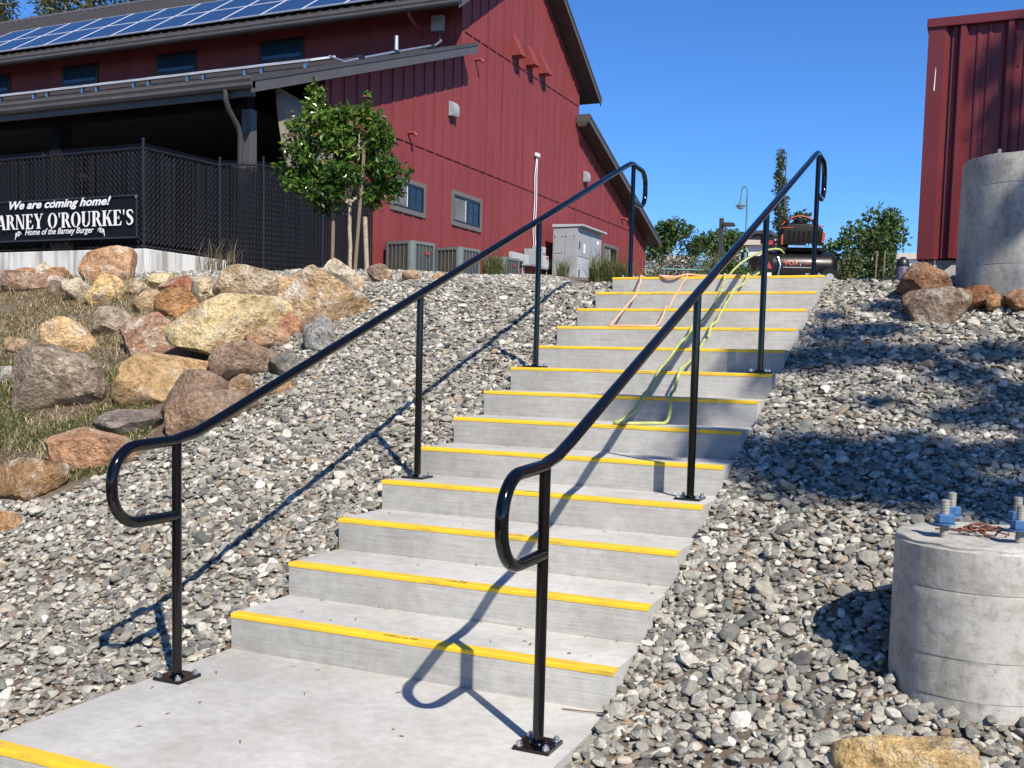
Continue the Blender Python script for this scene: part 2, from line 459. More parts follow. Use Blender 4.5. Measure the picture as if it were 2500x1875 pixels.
class MB:
    """collects shapes in world coordinates and links them as ONE mesh object"""
    def __init__(self):
        self.v, self.f = [], []
    def add(self, vs, fs):
        o = len(self.v)
        self.v += [tuple(p) for p in vs]
        self.f += [tuple(i+o for i in f) for f in fs]
        return self
    def box(self, x0, x1, y0, y1, z0, z1):
        return self.add([(x0, y0, z0), (x1, y0, z0), (x1, y1, z0), (x0, y1, z0), (x0, y0, z1), (x1, y0, z1), (x1, y1, z1), (x0, y1, z1)],
                        [(0, 3, 2, 1), (4, 5, 6, 7), (0, 1, 5, 4), (1, 2, 6, 5), (2, 3, 7, 6), (3, 0, 4, 7)])
    def obox(self, c, size, rot):
        m = Euler(rot).to_matrix() if not isinstance(rot, Matrix) else rot
        c = Vector(c)
        a, b, d = (s/2 for s in size)
        P = [c + m @ Vector(p) for p in ((-a, -b, -d), (a, -b, -d), (a, b, -d), (-a, b, -d), (-a, -b, d), (a, -b, d), (a, b, d), (-a, b, d))]
        return self.add(P, [(0, 3, 2, 1), (4, 5, 6, 7), (0, 1, 5, 4), (1, 2, 6, 5), (2, 3, 7, 6), (3, 0, 4, 7)])
    def prism(self, poly, axis, a, b):
        """poly of 2D points extruded along axis ('x','y','z') from a to b"""
        n = len(poly)
        def P(p, t):
            return {'x': (t, p[0], p[1]), 'y': (p[0], t, p[1]), 'z': (p[0], p[1], t)}[axis]
        vs = [P(p, a) for p in poly] + [P(p, b) for p in poly]
        fs = [tuple(range(n))[::-1], tuple(range(n, 2*n))] + [(i, (i+1) % n, n+(i+1) % n, n+i) for i in range(n)]
        return self.add(vs, fs)
    def tube(self, path, r, n=12, cap=True, closed=False):
        pts = [Vector(p) for p in path]
        rr = r if isinstance(r, (list, tuple)) else [r]*len(pts)
        rings, prev = [], None
        for i, p in enumerate(pts):
            if closed:
                t = pts[(i+1) % len(pts)] - pts[i-1]
            else:
                t = pts[min(i+1, len(pts)-1)] - pts[max(i-1, 0)]
            t.normalize()
            if prev is None:
                a = Vector((0, 0, 1)) if abs(t.z) < .9 else Vector((1, 0, 0))
                u = t.cross(a).normalized()
            else:
                u = (prev - t*prev.dot(t)).normalized()
            prev = u
            w = t.cross(u)
            rings.append([p + (u*math.cos(2*math.pi*k/n) + w*math.sin(2*math.pi*k/n))*rr[i] for k in range(n)])
        vs = [q for ring in rings for q in ring]
        fs = []
        m = len(pts)
        for i in range(m if closed else m-1):
            j = (i+1) % m
            for k in range(n):
                fs.append((i*n+k, i*n+(k+1) % n, j*n+(k+1) % n, j*n+k))
        if cap and not closed:
            fs.append(tuple(range(n))[::-1])
            fs.append(tuple(range((m-1)*n, m*n)))
        return self.add(vs, fs)
    def cyl(self, a, b, r, n=16, r2=None):
        return self.tube([a, b], [r, r if r2 is None else r2], n)
    def lathe(self, prof, c, n=24, axis='z'):
        """prof: list of (radius, height) about axis through c"""
        c = Vector(c)
        vs, fs = [], []
        for (rad, h) in prof:
            for k in range(n):
                t = 2*math.pi*k/n
                if axis == 'z':
                    vs.append(c + Vector((rad*math.cos(t), rad*math.sin(t), h)))
                elif axis == 'x':
                    vs.append(c + Vector((h, rad*math.cos(t), rad*math.sin(t))))
                else:
                    vs.append(c + Vector((rad*math.cos(t), h, rad*math.sin(t))))
        m = len(prof)
        for i in range(m-1):
            for k in range(n):
                fs.append((i*n+k, i*n+(k+1) % n, (i+1)*n+(k+1) % n, (i+1)*n+k))
        if prof[0][0] > 1e-6:
            fs.append(tuple(range(n))[::-1])
        if prof[-1][0] > 1e-6:
            fs.append(tuple(range((m-1)*n, m*n)))
        return self.add(vs, fs)
    def build(self, name, mat, parent=None, smooth=None, bevel=0, fix=True):
        off = wloc(parent) if parent is not None else Vector((0, 0, 0))
        me = bpy.data.meshes.new(name)
        me.from_pydata([(p[0]-off.x, p[1]-off.y, p[2]-off.z) for p in self.v], [], self.f)
        if fix or bevel:
            bm = bmesh.new(); bm.from_mesh(me)
            if fix:
                bmesh.ops.recalc_face_normals(bm, faces=bm.faces)
            if bevel:
                es = [e for e in bm.edges if len(e.link_faces) == 2 and e.calc_face_angle(0) > R(40)]
                bmesh.ops.bevel(bm, geom=es, offset=bevel, segments=2, profile=.6, affect='EDGES', clamp_overlap=True)
            bm.to_mesh(me); bm.free()
        if smooth is not None:
            me.polygons.foreach_set('use_smooth', [True]*len(me.polygons))
            me.set_sharp_from_angle(angle=R(smooth))
        if mat is not None:
            me.materials.append(MT[mat] if isinstance(mat, str) else mat)
        o = bpy.data.objects.new(name, me)
        col.objects.link(o)
        if parent is not None:
            o.parent = parent
        return o

def tag(o, label=None, cat=None, group=None, kind=None):
    if label: o['label'] = label
    if cat: o['category'] = cat
    if group: o['group'] = group
    if kind: o['kind'] = kind
    return o

def thing(name, label, cat, loc=(0, 0, 0), group=None):
    o = bpy.data.objects.new(name, None)
    o.empty_display_size = .1
    col.objects.link(o)
    o.location = loc
    return tag(o, label, cat, group)

def np_mesh(name, verts, faces, mat, parent=None, attr=None, smooth=False):
    """verts (n,3), faces (m,k) numpy; attr = per-vertex float named shade"""
    me = bpy.data.meshes.new(name)
    nv, nf, k = len(verts), len(faces), faces.shape[1]
    off = wloc(parent) if parent is not None else Vector((0, 0, 0))
    me.vertices.add(nv)
    me.vertices.foreach_set('co', (verts - np.array(off[:])).astype(np.float32).ravel())
    me.loops.add(nf*k)
    me.loops.foreach_set('vertex_index', faces.astype(np.int32).ravel())
    me.polygons.add(nf)
    me.polygons.foreach_set('loop_start', np.arange(0, nf*k, k, dtype=np.int32))
    me.polygons.foreach_set('use_smooth', np.full(nf, smooth))
    me.update(calc_edges=True)
    if attr is not None:
        a = me.attributes.new('shade', 'FLOAT', 'POINT')
        a.data.foreach_set('value', attr.astype(np.float32))
    me.materials.append(MT[mat])
    o = bpy.data.objects.new(name, me)
    col.objects.link(o)
    if parent is not None:
        o.parent = parent
    return o

def arc(c, r, a0, a1, n=8):
    return [(c[0]+r*math.cos(R(a0+(a1-a0)*k/n)), c[1]+r*math.sin(R(a0+(a1-a0)*k/n))) for k in range(n+1)]

# ---------------------------------------------------------------- ground
PLp = np.array([(-8, -1.1), (-1.5, -.2), (0, -.02), (5.0, 1.86), (5.4, 1.97), (7, 2.16), (11, 2.6), (18.3, 3.1), (30, 3.85), (43, 4.5), (60, 5.2), (140, 8), (400, 12)])
PCp = np.array([(-8, -1.1), (-1.5, -.25), (0, .03), (4.9, 1.85), (5.3, 1.92), (9, 1.96), (14, 2.3), (30, 3.4), (60, 5), (140, 8), (400, 12)])
def terrain(x, y):
    x = np.asarray(x, float); y = np.asarray(y, float)
    w = np.clip((-4-x)/4, 0, 1); w = w*w*(3-2*w)
    z = w*np.interp(y, PLp[:, 0], PLp[:, 1]) + (1-w)*np.interp(y, PCp[:, 0], PCp[:, 1])
    r = np.clip((x-.5)/2.5, 0, 1); m = np.clip((y-3.2)/1.5, 0, 1)
    z = z + .12*r*m + .075*np.exp(-((x-1.2)**2+(y-.15)**2)/.16)
    a = np.clip((np.abs(x+.83)-.9)/1.0, 0, 1)*np.clip((30-y)/10, 0, 1)
    return z + a*.035*(np.sin(x*2.1+.6*y)+np.sin(1.7*y-1.3*x+1))*.6
def tz(x, y):
    return float(terrain(x, y))

def build_ground():
    xs = np.unique(np.concatenate([np.arange(-10, 8.01, .12), np.arange(-60, -10, 1.0), np.arange(8, 60, 1.5), np.array([-800, -400, -200, -100, 100, 200, 400, 800])]))
    xs = np.unique(np.concatenate([xs, [-1.70, -1.65, -.04, .012]]))
    ys = np.unique(np.concatenate([np.arange(-.36, .37, .04), np.arange(-3, 8.01, .12), np.arange(8, 60, 1.0), np.arange(-30, -3, 1.5), np.array([70, 85, 105, 140, 200, 300, 400, 600, 1000, -60, -150, -400])]))
    X, Y = np.meshgrid(xs, ys)
    Z = terrain(X, Y)
    under = (X > -1.66) & (X < .005) & (Y > -6) & (Y < 6.8)
    Z = np.where(under, Z-.45, Z)
    nx, ny = len(xs), len(ys)
    V = np.stack([X.ravel(), Y.ravel(), Z.ravel()], 1)
    i = np.arange((ny-1)*(nx-1)); a = (i//(nx-1))*nx + i % (nx-1)
    F = np.stack([a, a+1, a+nx+1, a+nx], 1)
    o = np_mesh('ground', V, F, 'soil', smooth=True)
    return tag(o, 'brown soil bank sloping up beside the stairs', 'ground', kind='structure')
ground = build_ground()

# ---------------------------------------------------------------- concrete stairs
H, T, W = 0.14898, 0.40, 1.680
XL0, XR0 = -W-.004, .006
stairs = thing('concrete_staircase', 'grey concrete staircase with yellow painted step edges climbing the gravel bank', 'staircase', (-.83, 0, 0))
def step(x0, x1, y0, y1, z0, z1, name='step'):
    m = MB().box(x0, x1, y0, y1, z0, z1)
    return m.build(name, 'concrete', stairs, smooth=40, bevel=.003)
def nosing(parent, y, z, x0, x1):
    # painted strip wrapped over the rounded front edge of the tread
    d = .0013
    prof = [(y+.052, z+d), (y+.006, z+d), (y+.001, z+d*.6), (y-d, z-.002), (y-d-.0005, z-.009), (y-d-.0005, z-.018), (y+.004, z-.018), (y+.006, z-.012), (y+.052, z-.006)]
    o = MB().prism(prof, 'x', x0, x1).build('nosing_strip', 'yellow', parent, smooth=50)
    return o
land = step(XL0, XR0, -1.229, -.0005, -.55, 0, 'landing')
nosing(land, -1.229, 0, XL0-.0012, XR0+.0012)
rng = random.Random(3)
for i in range(1, 14):
    y0, y1 = (i-1)*T, (i*T if i < 13 else 7.2)
    s = step(XL0+.0005*(i % 2), XR0-.0005*(i % 2), y0, y1-.0004, i*H-.52, i*H)
    nosing(s, y0, i*H, XL0-.0012, XR0+.0012)
    if i <= 9:      # ribbed boot scuffs worn into the paint near the middle
        m = MB()
        cx = -.83 + rng.uniform(-.16, .02)
        for k in range(rng.randint(4, 8)):
            x = cx + k*.019 + rng.uniform(-.003, .003)
            w_, l_ = rng.uniform(.005, .010), rng.uniform(.012, .038)
            ya = y0 + rng.uniform(.004, .012)
            m.add([(x, ya, i*H+.0022), (x+w_, ya, i*H+.0022), (x+w_+.006, ya+l_, i*H+.0022), (x+.006, ya+l_, i*H+.0022)], [(0, 1, 2, 3)])
        m.build('scuff_mark', 'scuff', s, fix=False)
for k in (1, 2, 3):
    s = step(XL0-.3, XR0+.3, -1.229-.4*k, -1.229-.4*(k-1)-.0004, -.75, -H*k)
    nosing(s, -1.229-.4*k, -H*k, XL0-.28, XR0+.28)
step(XL0-.3, XR0+.3, -5.6, -2.4295, -1.2, -H*4, 'landing')

# ---------------------------------------------------------------- handrails
POSTY = [(-.425, 0.0), (1.41, 4*H), (3.0, 8*H), (4.98, 13*H)]
def handrail(x, label):
    t = thing('handrail', label, 'handrail', (x, -.425, 0), 'black steel handrails of the stairs')
    sl = .3725
    zr = lambda y: sl*y + 1.05
    rr = .0205
    pr = .012
    # top rail with a returned loop at each end, drawn in the (y,z) plane
    z0 = zr(-.425)+.012
    p = [(-.43, .627)]
    p += [(-.62, .627)]
    p += arc((-.62, .627+.125), .125, 270, 180, 8)[1:]
    p += arc((-.62, z0-.125), .125, 180, 95, 8)
    p += [(-.5, z0+.004), (-.44, z0+.006), (-.40, z0+.016), (-.33, zr(-.33)+.004)]
    p += [(-.2, zr(-.2)), (1.4, zr(1.4)), (3.0, zr(3.0)), (4.80, zr(4.80)), (4.90, zr(4.90)-.004), (4.97, zr(4.90)+.006), (5.05, zr(4.9)+.0)]
    zt = zr(4.9)-.004
    p += arc((5.20, zt-.125), .125, 85, 0, 8)
    p += arc((5.20, zt-.30+.125), .125, 0, -90, 8)
    p += [(5.1, zt-.30), (4.99, zt-.30)]
    m = MB().tube([(x, a, b) for a, b in p], rr, 16)
    m.build('rail', 'black', t, smooth=40)
    for (y, z) in POSTY:
        top = zr(y) + (.012 if y < 0 else -.004) if y < 4.9 else zt
        pm = MB().cyl((x, y, z+.004), (x, y, top), .0185, 18)
        post = pm.build('post', 'black', t, smooth=40)
        b = MB().box(x-.062, x+.062, y-.062, y+.062, z+.0005, z+.012)
        b.tube([(x+.023*math.cos(a*math.pi/8), y+.023*math.sin(a*math.pi/8), z+.014) for a in range(16)], .006, 6, closed=True)
        b.build('base_plate', 'black', post, smooth=40, bevel=0)
        for sx in (-1, 1):
            for sy in (-1, 1):
                q = MB()
                c = (x+sx*.046, y+sy*.046, z+.012)
                q.lathe([(.013, 0), (.013, .0025), (.0105, .003), (.0105, .012), (.0055, .0125), (.0055, .017), (.0, .0175)], c, 8)
                q.build('bolt', 'zinc', post)
    return t
handrail(-1.592, 'black gloss tube handrail along the left edge of the stairs')
handrail(-.101, 'black gloss tube handrail along the right edge of the stairs')

# ---------------------------------------------------------------- gravel (geometry-node instances over the bank)
def stone_mesh(name, seed, sub=2):
    rs = np.random.RandomState(seed)
    bm = bmesh.new()
    bmesh.ops.create_icosphere(bm, subdivisions=sub, radius=1)
    co = np.array([v.co[:] for v in bm.verts])
    for k in range(rs.randint(7, 14)):
        n = rs.normal(size=3); n /= np.linalg.norm(n)
        d = rs.uniform(.48, .82)
        ex = np.clip(co @ n - d, 0, None)
        co -= np.outer(ex*rs.uniform(.8, 1.0), n)
    f1, f2 = rs.normal(size=(2, 3))*1.6
    co *= (1 + .09*np.sin(co @ f1 + rs.uniform(0, 6)) + .06*np.sin(co @ f2*1.7 + 1))[:, None]
    co /= np.abs(co).max(0)
    for v, c in zip(bm.verts, co):
        v.co = c
    me = bpy.data.meshes.new(name)
    bm.to_mesh(me); bm.free()
    me.polygons.foreach_set('use_smooth', [True]*len(me.polygons))
    me.set_sharp_from_angle(angle=R(34))
    me.materials.append(MT['stone'])
    return me
STONES = [stone_mesh('stone', 100+k) for k in range(14)]

def in_poly(x, y, poly):
    c = np.zeros(len(x), bool)
    n = len(poly)
    for i in range(n):
        (x1, y1), (x2, y2) = poly[i], poly[(i+1) % n]
        if y1 == y2:
            continue
        c ^= ((y1 > y) != (y2 > y)) & (x < (x2-x1)*(y-y1)/(y2-y1)+x1)
    return c

LEFT_POLY = [(-1.685, -1.7), (-1.685, 5.3), (-5.6, 5.3), (-5.0, 4.48), (-4.1, 3.5), (-3.8, 2.7), (-3.4, 1.85), (-3.6, 1.32), (-3.7, .92), (-4.0, .85), (-4.9, .7), (-3.6, -.4), (-3.4, -1.7)]
RIGHT_POLY = [(.012, -1.3), (.012, 5.3), (2.3, 5.3), (2.3, -1.3)]
CREST_POLY = [(-1.7, 5.3), (-4.35, 5.3), (-6.2, 6.0), (-8.0, 6.0), (-13.5, 7.5), (-13.5, 10.6), (-12.4, 10.7), (-12.3, 17.5), (-11.7, 18.5), (-6.8, 17.0), (-3.0, 11.0), (-1.7, 8.5)]
CREST_R = [(.035, 5.3), (1.2, 5.3), (1.2, 7.4), (.035, 7.4)]
PIERS = [(1.175, .37, .29), (1.358, 4.904, .44)]

def scatter_stones():
    rs = np.random.RandomState(5)
    P, S, L = [], [], []
    def layer(poly, cell, lift, smin, smax, keep=1.0, lay=0):
        pa = np.array(poly)
        gx = np.arange(pa[:, 0].min(), pa[:, 0].max(), cell)
        gy = np.arange(pa[:, 1].min(), pa[:, 1].max(), cell*.94)
        X, Y = np.meshgrid(gx, gy)
        x = (X + rs.uniform(-.6, .6, X.shape)*cell).ravel(); y = (Y + rs.uniform(-.6, .6, X.shape)*cell).ravel()
        m = in_poly(x, y, poly) & (rs.rand(len(x)) < keep)
        # bare soil shows through in a few worn spots
        soil = np.exp(-(((x+2.9)/.32)**2 + ((y-.33)/.17)**2)) + np.exp(-(((x-.42)/.35)**2 + ((y+.30)/.16)**2)) + .8*np.exp(-(((x+2.25)/.3)**2+((y+.62)/.14)**2))
        m &= rs.rand(len(x)) > soil*.6
        for cx, cy, cr in PIERS:
            m &= (x-cx)**2 + (y-cy)**2 > (cr+.005)**2
        x, y = x[m], y[m]
        s = np.clip(np.exp(rs.normal(math.log((smin*smax)**.5), .33, len(x))), smin, smax)
        P.append(np.stack([x, y, terrain(x, y) + lift + rs.uniform(-.006, .008, len(x))], 1)); S.append(s); L.append(np.full(len(x), lay))
    for poly in (LEFT_POLY, RIGHT_POLY):
        layer(poly, .030, -.002, .014, .030)
        layer(poly, .032, .011, .010, .032, .85, 1)
        layer(poly, .105, .021, .024, .048, .60, 1)
    for poly in ([(-1.80, -1.2), (-1.80, 5.3), (-1.69, 5.3), (-1.69, -1.2)], [(.012, -.7), (.012, 5.3), (.11, 5.3), (.11, -.7)]):
        layer(poly, .026, .004, .012, .024)
        layer(poly, .034, .016, .014, .028, .8, 1)
    for poly in (CREST_POLY, CREST_R):
        layer(poly, .08, .004, .028, .055)
    P = np.concatenate(P); S = np.concatenate(S); L = np.concatenate(L)
    n = len(P)
    # keep stones off the stair sides
    half = S*1.05
    ok = ~((P[:, 0] - half < XR0+.001) & (P[:, 0] + half > XL0-.001) & (P[:, 1] < 7.2))
    near = (P[:, 0] > XL0-.06) & (P[:, 0] < XR0+.06) & (P[:, 1] < 7.2)
    side = np.where(P[:, 0] > -.8, 1, -1)
    P[:, 0] = np.where(~ok & near & (side > 0), XR0 + half*.6, P[:, 0])
    P[:, 0] = np.where(~ok & near & (side < 0), XL0 - half*.6, P[:, 0])
    e = .03
    nx = -(terrain(P[:, 0]+e, P[:, 1])-terrain(P[:, 0]-e, P[:, 1]))/(2*e)
    ny = -(terrain(P[:, 0], P[:, 1]+e)-terrain(P[:, 0], P[:, 1]-e))/(2*e)
    tilt = rs.normal(0, .27, (n, 2)) + np.where(L[:, None] > 0, rs.normal(0, .16, (n, 2)), 0)
    rot = np.zeros((n, 3))
    yaw = rs.uniform(0, 2*math.pi, n)
    for i in range(n):
        z = Vector((nx[i]+tilt[i, 0], ny[i]+tilt[i, 1], 1)).normalized()
        x = Vector((math.cos(yaw[i]), math.sin(yaw[i]), 0))
        x = (x - z*x.dot(z)).normalized()
        y = z.cross(x)
        rot[i] = Matrix((x, y, z)).transposed().to_euler()[:]
    scl = np.stack([S, S*rs.uniform(.58, .95, n), S*rs.uniform(.28, .60, n)], 1)
    idx = rs.randint(0, len(STONES), n)
    return P, rot, scl, idx
P, ROT, SCL, IDX = scatter_stones()

# the stones that show largest are objects of their own, pieces of the ground
d2 = ((P - np.array(CAM[:]))**2).sum(1)
dirv = (P - np.array(CAM[:])); zz = dirv @ np.array(fw[:]); xx = dirv @ np.array(rt[:])/zz; yy = dirv @ np.array(up[:])/zz
seen = (np.abs(xx) < .49) & (yy < .2) & (yy > -.30) & (zz > 0)
show = np.where(seen, SCL[:, 0]/np.sqrt(d2), 0)
big = np.argsort(-show)[:300]
for i in big:
    o = bpy.data.objects.new('stone', STONES[IDX[i]])
    col.objects.link(o)
    o.location, o.rotation_euler, o.scale = P[i], ROT[i], SCL[i]
    o.parent = ground
rest = np.ones(len(P), bool); rest[big] = False

def gravel_object(P, ROT, SCL, IDX):
    me = bpy.data.meshes.new('gravel')
    me.vertices.add(len(P))
    me.vertices.foreach_set('co', P.astype(np.float32).ravel())
    for nm, arr in (('rot', ROT), ('scl', SCL)):
        a = me.attributes.new(nm, 'FLOAT_VECTOR', 'POINT')
        a.data.foreach_set('vector', arr.astype(np.float32).ravel())
    a = me.attributes.new('idx', 'INT', 'POINT')
    a.data.foreach_set('value', IDX.astype(np.int32))
    o = bpy.data.objects.new('gravel', me)
    col.objects.link(o)
    ng = bpy.data.node_groups.new('gravel_scatter', 'GeometryNodeTree')
    ng.interface.new_socket('Geometry', in_out='INPUT', socket_type='NodeSocketGeometry')
    ng.interface.new_socket('Geometry', in_out='OUTPUT', socket_type='NodeSocketGeometry')
    N, L = ng.nodes, ng.links
    gi, go = N.new('NodeGroupInput'), N.new('NodeGroupOutput')
    j = N.new('GeometryNodeJoinGeometry')
    def attr(nm, t):
        n = N.new('GeometryNodeInputNamedAttribute'); n.data_type = t; n.inputs['Name'].default_value = nm
        return n.outputs['Attribute']
    er = N.new('FunctionNodeEulerToRotation')
    L.new(attr('rot', 'FLOAT_VECTOR'), er.inputs[0])
    sc, ix = attr('scl', 'FLOAT_VECTOR'), attr('idx', 'INT')
    for k, sm in enumerate(STONES):
        src = bpy.data.objects.new('stone_source', sm)
        oi = N.new('GeometryNodeObjectInfo'); oi.inputs['Object'].default_value = src
        oi.inputs['As Instance'].default_value = True
        cp = N.new('FunctionNodeCompare'); cp.data_type = 'INT'; cp.operation = 'EQUAL'
        L.new(ix, cp.inputs[2]); cp.inputs[3].default_value = k
        ip = N.new('GeometryNodeInstanceOnPoints')
        L.new(gi.outputs[0], ip.inputs['Points'])
        L.new(cp.outputs[0], ip.inputs['Selection'])
        L.new(oi.outputs['Geometry'], ip.inputs['Instance'])
        L.new(er.outputs[0], ip.inputs['Rotation'])
        L.new(sc, ip.inputs['Scale'])
        L.new(ip.outputs[0], j.inputs[0])
    L.new(j.outputs[0], go.inputs[0])
    md = o.modifiers.new('scatter', 'NODES'); md.node_group = ng
    return tag(o, 'loose grey and white river gravel covering the bank on both sides of the stairs', 'gravel', kind='stuff')
gravel_object(P[rest], ROT[rest], SCL[rest], IDX[rest])

# ---------------------------------------------------------------- boulders
from mathutils import noise as mnoise
def boulder_mesh(seed, cuts, lump, sub=4):
    rs = np.random.RandomState(seed)
    bm = bmesh.new()
    bmesh.ops.create_icosphere(bm, subdivisions=sub, radius=1)
    co = np.array([v.co[:] for v in bm.verts])
    co = np.sign(co)*np.abs(co)**np.array([.82, .9, .74])
    for k in range(4):
        f = rs.normal(size=3)*(1.0+.6*k)
        co *= (1 + lump/(1+k)*np.sin(co @ f + rs.uniform(0, 6)))[:, None]
    # broken faces: flat cleavage planes, a few of them deep
    for k in range(cuts+5):
        n = rs.normal(size=3); n /= np.linalg.norm(n)
        d = rs.uniform(.66, .93) if k % 3 else rs.uniform(.50, .70)
        ex = np.clip(co @ n - d, 0, None)
        co -= np.outer(ex*rs.uniform(.88, 1.0), n)
    off = Vector(rs.uniform(-50, 50, 3))
    amp = rs.uniform(.05, .085)
    disp = np.array([mnoise.fractal(Vector(c)*2.3+off, .75, 2.1, 5) + .35*abs(mnoise.noise(Vector(c)*5.5+off)) for c in co])
    co *= (1 + amp*disp)[:, None]
    lo, hi = co.min(0), co.max(0)
    co = (co-(lo+hi)/2)/((hi-lo)/2)
    for v, c in zip(bm.verts, co):
        v.co = c
    me = bpy.data.meshes.new('boulder')
    bm.to_mesh(me); bm.free()
    return me

OCH, TAN, CRM, ORB, BRN, GRB, PUR, RED, GRY = (.56, .43, .23), (.52, .40, .26), (.57, .48, .34), (.39, .245, .145), (.28, .195, .135), (.30, .235, .17), (.235, .19, .165), (.40, .20, .115), (.30, .295, .275)
